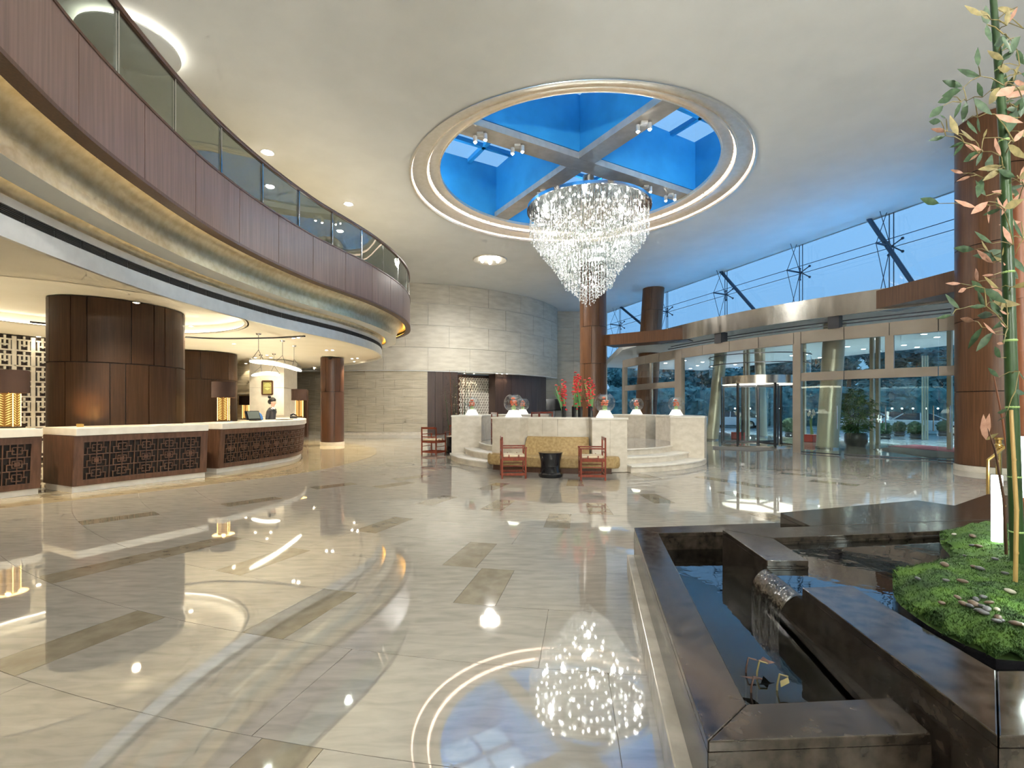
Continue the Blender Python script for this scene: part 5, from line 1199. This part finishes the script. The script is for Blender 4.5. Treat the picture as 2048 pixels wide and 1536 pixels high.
for px, py, lb_ in ((1476, 878, 'red pot with a tall flowering plant seen in the revolving door'), (1624, 884, 'copy of the red potted plant standing in for a reflection by the open glass door')):  # second pot is an added copy that stands in for a reflection
    x, y = P(px, py, 0); o = root('potted_plant', lb_, 'potted plant', (x, y, 0)); rnd = random.Random(px)
    MB().box((x, y, .16), (.42, .42, .32), .3).build('pot', M['red_pot'], o, 0, False, .02); q = MB()
    for k in range(6): q.tube([(x+rnd.uniform(-.06, .06), y, .3), (x+rnd.uniform(-.12, .12), y+rnd.uniform(-.1, .1), rnd.uniform(.8, 1.15))], [.03, .012], 6)
    q.build('stems', M['green_pale'], o); q = MB()
    for k in range(5): q.ball((x+rnd.uniform(-.12, .12), y+rnd.uniform(-.1, .1), rnd.uniform(1.05, 1.3)), .07, 8, 5, (.8, .8, 1.3))
    q.build('blossoms', M['paper'], o)
# ================================================================ WATER FEATURE
wf = root('water_feature', 'dark granite two-level water feature with a small weir', 'fountain', (1.3, 2.6, 0))
def slab(poly, z, nme, h=None, over=0, th=.035):
    "polished top slab on a slightly recessed stone body"
    n = len(poly); cx_ = sum(p[0] for p in poly)/n; cy_ = sum(p[1] for p in poly)/n
    def ins(p, d):
        v = Vector((cx_-p[0], cy_-p[1])); v.normalize(); return (p[0]+v.x*d, p[1]+v.y*d)
    MB().prism(poly, z-th, z).build('top_slab', M['dark_granite'], wf, 0, False, .004)
    MB().prism([ins(p, over) for p in poly], 0, z-th).build(nme, M['dark_granite'], wf, 0)
g = .002
slab([(1.047,4.20),(.603,1.511),(.814,1.702),(1.20,4.02)], .42, 'ledge_body')
slab([(.603+g,1.511),(1.325,1.548),(1.345,1.74),(.814+g,1.702)], .42, 'ledge_body')
slab([(1.047,4.203),(2.43,4.39),(2.43,4.11),(1.20,4.022)], .42, 'ledge_body')
slab([(1.555,3.62),(1.50,2.88),(1.743,2.88),(1.80,3.38)], .55, 'weir_wall')
slab([(1.557,3.622),(1.802,3.382),(3.3,3.60),(4.3,3.76),(4.3,4.0),(2.27,3.715)], .55, 'weir_wall')
slab([(2.27,3.72),(2.30,4.20),(3.93,4.76),(4.06,4.5),(4.95,5.1),(5.6,4.6),(4.3,4.003)], .55, 'raised_block')
slab([(1.45,2.45),(1.718,2.478),(1.657,1.678),(1.332,1.344)], .55, 'weir_wall')
slab([(1.334,1.342),(1.659,1.676),(4.2,1.70),(4.2,1.36)], .55, 'weir_wall')
MB().prism([(1.452,2.452),(1.50,2.878),(1.70,2.878),(1.70,2.48)], 0, .485).build('weir_sill', M['dark_granite'], wf, 0)
MB().prism([(1.0,4.262),(.53,1.46),(.612,1.46),(1.06,4.19)], 0, .17).build('kerb', M['kerb_stone'], wf, 0, False, .006)
MB().prism([(.53,1.458),(1.33,1.49),(1.33,1.56),(.612,1.52)], 0, .17).build('kerb', M['kerb_stone'], wf, 0, False, .006)
MB().prism([(1.0,4.264),(2.40,4.45),(2.42,4.37),(1.05,4.19)], 0, .17).build('kerb', M['kerb_stone'], wf, 0, False, .006)
MB().prism([(1.0,4.15),(.75,1.6),(1.35,1.65),(1.53,2.9),(1.57,3.6),(2.4,4.2)], .06, .09).build('basin_floor', M['mosaic'], wf, 0)
MB().prism([(1.3,1.6),(1.5,2.9),(1.7,3.5),(4.2,3.8),(4.2,1.6)], .30, .33).build('basin_floor', M['mosaic'], wf, 0)
def sheet(poly, z, nme, mat):
    mb = MB(); n = len(poly); mb.add([(x, y, z) for x, y in poly], [tuple(range(n))]); return mb.build(nme, M[mat], wf, 0)
sheet([(1.06,4.15),(.72,1.60),(1.36,1.65),(1.53,2.9),(1.59,3.62),(2.42,4.25)], .28, 'lower_water', 'water')
sheet([(1.455,2.46),(1.50,2.87),(1.72,2.87),(1.77,3.45),(4.25,3.78),(4.25,1.60),(1.62,1.60),(1.69,2.46)], .505, 'upper_water', 'water')
q = MB(); n = 12; m_ = 10; vs = []
for i in range(m_+1):
    t_ = i/m_; ang = R(90*min(1, t_*1.6)); xo = -.09*math.sin(ang)-.02*t_; zo = .505-.012*t_-(.225*max(0, t_-.12)/.88)**1.0*(.35+.65*t_)
    for k in range(n+1):
        f = k/n; vs.append((1.455+.045*f+xo+.004*math.sin(k*2.3), 2.462+.406*f+.03*t_*(.5-f), zo))
q.add(vs, [(i*(n+1)+k, i*(n+1)+k+1, (i+1)*(n+1)+k+1, (i+1)*(n+1)+k) for i in range(m_) for k in range(n)]); q.build('waterfall', M['waterfall'], wf, 80)
# withered lotus stems in the lower basin
for i, (px, py, lb_) in enumerate(((1490, 1345, 'withered lotus stem at the left of the near water'), (1512, 1352, 'thin dry stem upright in the near water'), (1500, 1385, 'bent dark leaf in the near corner of the water'), (1552, 1380, 'olive lily leaf floating by the near ledge'), (1362, 1090, 'dry lotus pod at the far end of the lower water'), (1385, 1085, 'dry twigs at the far end of the lower water'))):
    x, y = P(px, py, .28); o = root('water_plant', lb_, 'water plant', (x, y, .10), 0, 'withered plants in the lower basin')
    MB().tube([(x, y, .10), (x+.005, y, .30), (x+.02, y+.01, .34), (x+.05, y, .335)], .004, 6).build('stem', M['leaf_olive' if i % 2 else 'wood_dark'], o)
    q = MB(); a = i*1.3; c = Vector((x+.05, y, .333)); d_ = Vector((math.cos(a), math.sin(a), -.1)); s_ = Vector((-math.sin(a), math.cos(a), .2))*.018
    q.add([c, c+d_*.04+s_, c+d_*.085, c+d_*.04-s_], [(0, 1, 2, 3)]); q.build('leaf', M['leaf_olive' if i == 3 else 'wood_dark'], o, 0)
# ---------------------------------------------------------------- moss bed
mo = [(3.07,3.52),(2.82,3.22),(2.62,2.93),(2.33,2.76),(2.09,2.66),(1.935,2.49),(1.80,2.295),(1.745,2.12),(1.72,1.95),(1.745,1.80),(1.83,1.745),(2.6,1.74),(4.2,1.76),(4.3,3.5),(3.9,3.66),(3.4,3.60)]
sm = catmull([(*p, 0) for p in mo+[mo[0]]], .06); poly = [(p.x, p.y) for p in sm[:-1]]
mb_ = root('moss_bed', 'bright green moss bed with pebbles inside a curved black edging', 'moss bed', (2.4, 2.3, .33))
def inside(x, y):
    c = False; n = len(poly); j = n-1
    for i in range(n):
        if (poly[i][1] > y) != (poly[j][1] > y) and x < (poly[j][0]-poly[i][0])*(y-poly[i][1])/(poly[j][1]-poly[i][1])+poly[i][0]: c = not c
        j = i
    return c
def edist(x, y): return min(math.hypot(x-p[0], y-p[1]) for p in poly)
from mathutils import noise
def mz(x, y):
    return .545+.085*min(1, edist(x, y)/.16)**.6+.030*noise.noise((x*4, y*4, 1))+.024*noise.noise((x*11, y*11, 3))+.012*noise.noise((x*24, y*24, 5))
q = MB(); nn = len(poly); cen = (3.0, 2.6)
q.add([(x, y, z) for z in (.34, .545) for x, y in poly], [(i, (i+1) % nn, nn+(i+1) % nn, nn+i) for i in range(nn)]); q.build('edging', M['black_gloss'], mb_, 60)
pts = [(x, y) for x, y in poly]; gx = 1.70
bm = bmesh.new(); bv = [bm.verts.new((x, y, .543)) for x, y in poly]; gvs = []
st_ = .022; ix = {}
X = 1.70
for i in range(int(2.1/st_)):
    for j in range(int(2.0/st_)):
        x, y = 1.70+i*st_, 1.72+j*st_
        if inside(x, y) and edist(x, y) > .02: ix[i, j] = bm.verts.new((x, y, mz(x, y)))
for (i, j), v in ix.items():
    if (i+1, j) in ix and (i, j+1) in ix and (i+1, j+1) in ix: bm.faces.new((v, ix[i+1, j], ix[i+1, j+1], ix[i, j+1]))
bmesh.ops.delete(bm, geom=[v for v in bm.verts if not v.link_faces], context='VERTS')
me = bpy.data.meshes.new('moss_mound'); bm.to_mesh(me); bm.free(); me.materials.append(M['moss']); me.polygons.foreach_set('use_smooth', [True]*len(me.polygons)); link('moss_mound', me, mb_)
q = MB(); q.add([(x, y, .542) for x, y in poly], [tuple(range(nn))]); q.build('moss_base', M['moss'], mb_, 0)
rnd = random.Random(21); q = MB(); k = 0
while k < 52000:
    y = 1.72+1.95*rnd.random()**1.4; x = rnd.uniform(1.70, min(4.2, 1.09*y+.25))
    if not inside(x, y): continue
    k += 1; z = mz(x, y)-.006; a = rnd.uniform(0, 6.28); h_ = rnd.uniform(.005, .015); w_ = .0030; lx, ly = math.cos(a), math.sin(a); t_ = rnd.uniform(.2, 1)
    q.add([(x-ly*w_, y+lx*w_, z), (x+ly*w_, y-lx*w_, z), (x+lx*h_*t_, y+ly*h_*t_, z+h_)], [(0, 1, 2)])
q.build('moss_tufts', M['moss_blade'], mb_, 0)['kind'] = 'stuff'
# pebbles
pb = {}
for k_ in ('pebble_grey', 'pebble_brown', 'pebble_pale'):
    mb2 = MB().ball((0, 0, 0), 1, 12, 7, (1, .72, .42)); pb[k_] = mb2.mesh('pebble', M[k_], 80)
pl = [(1892,1163,0),(1925,1165,1),(1835,1165,0),(1884,1206,1),(1928,1202,1),(1953,1196,0),(1967,1194,0),(1948,1207,1),(1964,1212,0),(1994,1219,2),(1996,1227,1),(1956,1238,0),(1966,1246,0),(1993,1241,0),(1974,1258,0),(2002,1260,0),(2045,1252,2),(1945,1096,0),(1958,1099,1),(1947,1121,1),(1990,1118,0),(1945,1068,1),(1908,1077,2),(1930,1105,0),(1960,1138,0),(1889,1128,1),(2010,1150,0),(2020,1185,2),(1915,1225,1),(2030,1275,1),(1978,1205,1),(1940,1210,0)]
for i, (px, py, c_) in enumerate(pl):
    x, y = P(px, py, .64); z = mz(x, y) if inside(x, y) else .56; y2 = F*(z+.012-CH)/(YH-py); x2 = (px-CX)/F*y2
    nme = ('pebble_grey', 'pebble_brown', 'pebble_pale')[c_]; o = link('pebble', pb[nme]); o.location = (x2, y2, (mz(x2, y2) if inside(x2, y2) else z)+.012); s = random.uniform(.014, .024); o.scale = (s, s, s)
    o.rotation_euler = (random.uniform(-.3, .3), random.uniform(-.3, .3), random.uniform(0, 6.28)); w_ = ('grey', 'brown', 'pale')[c_]; tag(o, 'smooth %s river pebble lying in the moss' % w_, 'pebble', '%s pebbles in the moss' % w_)
# ---------------------------------------------------------------- lit acrylic lamps
def box_lamp(x, y, z, h_, w_, lb_):
    o = root('garden_lamp', lb_, 'lamp', (x, y, z), 0, 'glowing white box lamps in the moss')
    MB().box((x, y, z+h_/2+.02), (w_, w_, h_-.04), R(-45)).build('acrylic_box', M['lamp_lit'], o, 0, False, .006); MB().box((x, y, z+.01), (w_*1.04, w_*1.04, .03), R(-45)).build('base', M['glass_green'], o, 0)
    lamp('glow', 'POINT', (x-.09, y-.09, z+h_*.5), 1.2, (.85, 1, .92), o, .05)
box_lamp(2.93, 2.96, .60, .44, .052, 'slim glowing white box lamp standing in the moss')
box_lamp(2.115, 1.97, .60, .46, .055, 'near glowing white box lamp cut by the right picture edge')
o = root('bamboo_lamp', 'thick brown bamboo post with a glowing white section at the right edge', 'lamp', (3.62, 3.45, .6), 0)
MB().box((3.62, 3.45, 1.035), (.13, .13, .43), R(-45)).build('lit_section', M['lamp_lit'], o, 0, False, .006); MB().tube([(3.64, 3.45, .56), (3.64, 3.45, .82)], .045, 14).build('lower_post', M['bamboo_brown'], o)
q = MB()
q.tube([(3.61, 3.45, 1.25), (3.585, 3.45, 2.2), (3.56, 3.45, 3.0)], .062, 16)
for z in (1.45, 1.85, 2.22, 2.6): q.tube([(3.61-.027*(z-1.25), 3.45, z-.008), (3.61-.027*(z-1.25), 3.45, z+.008)], .066, 16)
q.build('upper_post', M['bamboo_brown'], o)
# ---------------------------------------------------------------- bamboo with single leaves
ZB2 = 2.55
def w3(px, py, y=ZB2): return Vector(PD(px, py, y))
def culm(pts, rr_, mat, lb_, nodes_):
    b = Vector(pts[0]); o = root('bamboo', lb_, 'bamboo', b, 0, 'bamboo stalks in the moss bed')
    MB().tube(pts, rr_, 14).build('culm', M[mat], o)
    c = catmull(pts, .02)
    for z in nodes_:
        p = min(c, key=lambda v: abs(v.z-z)); i = min(range(len(pts)), key=lambda k: abs(pts[k][2]-z)); r = rr_[i] if isinstance(rr_, list) else rr_
        MB().lathe([(r*.98, -.006), (r*1.10, 0), (r*.98, .006)], p, 14).build('node_ring', M['bamboo_gold' if mat != 'bamboo' else 'green_pale'], o, 40)
    return o
main_p = [w3(2036, 1215), w3(2034, 1100), w3(2024, 800), w3(2017, 560), w3(2009, 300), w3(1996, 120), w3(1986, -10), w3(1980, -90)]
bb = culm(main_p, [.028, .028, .027, .025, .021, .017, .014, .012], 'bamboo', 'tall green bamboo stalk reaching out of the top of the picture', [.8, 1.1, 1.45, 1.8, 2.15, 2.5, 2.85, 3.2])
culm([Vector(PD(2030, 1215, 2.35)), Vector(PD(2033, 1020, 2.35)), Vector(PD(2022, 820, 2.4))], [.009, .009, .008], 'bamboo_gold', 'thin golden bamboo cane in front of the green stalk', [.75, .95, 1.2])
culm([Vector(PD(2016, 1190, 2.75)), Vector(PD(2008, 1000, 2.75)), Vector(PD(1990, 900, 2.75)), Vector(PD(1972, 850, 2.75))], [.008, .007, .005, .003], 'wood_dark', 'thin dark bamboo shoot leaning left over the moss', [.9, 1.15])
culm([Vector(PD(2030, 1150, 2.8)), Vector(PD(2022, 960, 2.8)), Vector(PD(2005, 840, 2.8)), Vector(PD(1985, 740, 2.8))], [.007, .006, .005, .003], 'bamboo_brown', 'thin reddish bamboo shoot rising beside the green stalk', [.9, 1.2])
def leafmesh(mat):
    v = [(0, 0, 0), (.22, .11, .014), (.22, -.11, .014), (.5, .15, .0), (.5, -.15, .0), (.8, .075, -.03), (.8, -.075, -.03), (1, 0, -.06), (.22, 0, -.01), (.5, 0, -.025), (.8, 0, -.045)]
    f = [(0, 8, 1), (0, 2, 8), (1, 8, 9, 3), (8, 2, 4, 9), (3, 9, 10, 5), (9, 4, 6, 10), (5, 10, 7), (10, 6, 7)]
    mb = MB(); mb.add(v, f); return mb.mesh('leaf', M[mat], 80)
LM = {'d': leafmesh('leaf'), 'p': leafmesh('leaf_pink'), 'o': leafmesh('leaf_olive')}
lv = []
def add5(s, sc_, ox, oy):
    for ln in s.split(';'):
        a = ln.split(',')
        x0, y0, x1, y1 = map(float, a[:4]); lv.append((ox+x0/sc_, oy+y0/sc_, ox+x1/sc_, oy+y1/sc_, a[4] if len(a) > 4 else 'd'))
add5('540,585,350,538;525,510,513,370;620,150,535,80,o;745,195,755,60,o;790,365,670,315,o;720,460,590,392,o;775,530,655,525,o;405,665,240,620;395,690,230,742;330,742,200,795;258,810,135,915;278,912,228,880;238,932,135,935;285,1010,155,990,p;275,1045,135,1083;395,785,330,915;435,775,400,950;490,752,625,890;640,755,640,600;500,1080,370,1000,o;415,1090,300,1135;415,1095,330,1200;550,1150,410,1115,p;540,1165,395,1250;560,1165,500,1280;530,1180,455,1235,p;410,1330,305,1305,p;465,1355,355,1392,p;710,1270,510,1310,o;715,1290,545,1395,o;370,1040,300,890,o;720,720,730,560;770,300,690,410;850,280,740,420;820,380,870,500;820,570,720,715;820,830,740,1040;565,1060,590,990,o;520,900,530,1020;440,920,510,1040;800,625,880,650,p;720,800,610,790;830,830,730,850;700,1200,640,1060,p;800,1090,870,1000,p', 3.842, 1820, 0)
add5('150,120,45,95;340,140,220,105,p;400,110,305,180,p;410,130,395,225,p;420,325,325,265;405,370,360,310,o;425,425,335,358,p;350,520,330,450,p;430,485,370,490,p;455,555,370,495,o;330,355,215,350;260,530,180,530,p;290,555,240,575,p;385,650,340,565;390,645,300,650;455,695,400,600;500,690,455,665,p;425,690,335,693;330,722,250,708,p;255,660,175,585;370,755,290,865;425,780,330,880;440,790,370,730,p;480,840,440,835,p;215,690,130,710;465,910,425,850;455,1010,395,960;500,1180,440,1190;490,1210,445,1235;530,330,470,240,p;540,1080,584,1095;480,60,440,150;560,100,520,30;540,380,310,390;580,300,520,200;560,980,584,1030;500,760,460,730,p', 2.56, 1820, 360)
rn = random.Random(4)
for k in range(58):
    x0 = rn.uniform(1965, 2048) if k % 2 else rn.uniform(2005, 2048); y0 = rn.uniform(10, 640); a = rn.uniform(0, 6.28); l_ = rn.uniform(36, 62); lv.append((x0, y0, x0+l_*math.cos(a), y0+l_*math.sin(a)*.7, rn.choice('ddop')))
mp_ = catmull(main_p, .03); con = []
lv.sort(key=lambda t: 2020-t[0]); tw = MB()
for i, (x0, y0, x1, y1, c_) in enumerate(lv):
    y = ZB2+rn.uniform(-.16, .16); a = w3(x0, y0, y); b = w3(x1, y1, y+rn.uniform(-.05, .05)); d_ = b-a; l_ = d_.length; d_.normalize()
    o = link('leaf', LM[c_], bb); side = d_.cross(Vector((rn.uniform(-.4, .4), 1, rn.uniform(-.3, .5)))).normalized(); up_ = side.cross(d_)
    m4 = Matrix((( d_.x*l_, side.x*l_, up_.x*l_, a.x), (d_.y*l_, side.y*l_, up_.y*l_, a.y), (d_.z*l_, side.z*l_, up_.z*l_, a.z), (0, 0, 0, 1))); o.matrix_basis = m4
    near = min(con+[p for p in mp_ if p.z < a.z+.02] or mp_, key=lambda p: (p-a).length+(0.6*max(0, p.z-a.z)))
    if (near-a).length > .01:
        mid = (near+a)/2+Vector((0, 0, .012)); tw.tube([near, mid, a], [.0028, .0024, .0016], 5, 0, False)
    con.append(a)
tw.build('twigs', M['leaf_olive'], bb, 60)['kind'] = 'stuff'
for (px, py, pts_) in ((1972, 850, ((1964, 828), (1976, 826), (1996, 866))),):
    for i, (a, b) in enumerate(pts_):
        p = Vector(PD(px, py+30, 2.75)); e_ = Vector(PD(a, b, 2.75)); d_ = e_-p; l_ = d_.length; d_.normalize(); side = d_.cross(Vector((0, 1, .2))).normalized(); up_ = side.cross(d_)
        o = link('leaf', LM['p' if i < 2 else 'o'], bb); o.matrix_basis = Matrix(((d_.x*l_, side.x*l_, up_.x*l_, p.x), (d_.y*l_, side.y*l_, up_.y*l_, p.y), (d_.z*l_, side.z*l_, up_.z*l_, p.z), (0, 0, 0, 1)))
# ---------------------------------------------------------------- brass-framed glass balustrade and post behind the bamboo
o = root('glass_balustrade', 'brass-edged glass balustrade sloping up behind the bamboo', 'balustrade', (*P(1976, 1008, 0), 0)); x, y = P(1976, 1008, 0)
MB().tube([(x, y, 0), (x, y, .66), (x+.75, y+.1, 1.15), (x+2.2, y+.3, 1.15)], .022, 8).build('brass_rail', M['brass'], o); q = MB()
q.add([(x+.02, y, .02), (x+2.2, y+.3, .02), (x+2.2, y+.3, 1.13), (x+.75, y+.1, 1.13), (x+.02, y, .64)], [(0, 1, 2, 3, 4)]); q.build('pane', M['glass_green'], o, 0)
o = root('brass_post', 'slender brass bollard with a round cap behind the glass lamp', 'post', (x+.30, y+.14, 0)); xx, yy = x+.30, y+.14
MB().lathe([(0, 0), (.09, 0), (.09, .02), (.035, .04), (.035, .82), (.06, .84), (.06, .88), (.04, .90), (.04, .95), (.055, .96), (.055, .99), (0, 1.0)], (xx, yy, 0), 20).build('post_body', M['brass'], o, 40)
MB().lathe([(.062, .855), (.068, .86), (.062, .865)], (xx, yy, 0), 20).build('collar', M['brass'], o, 40)
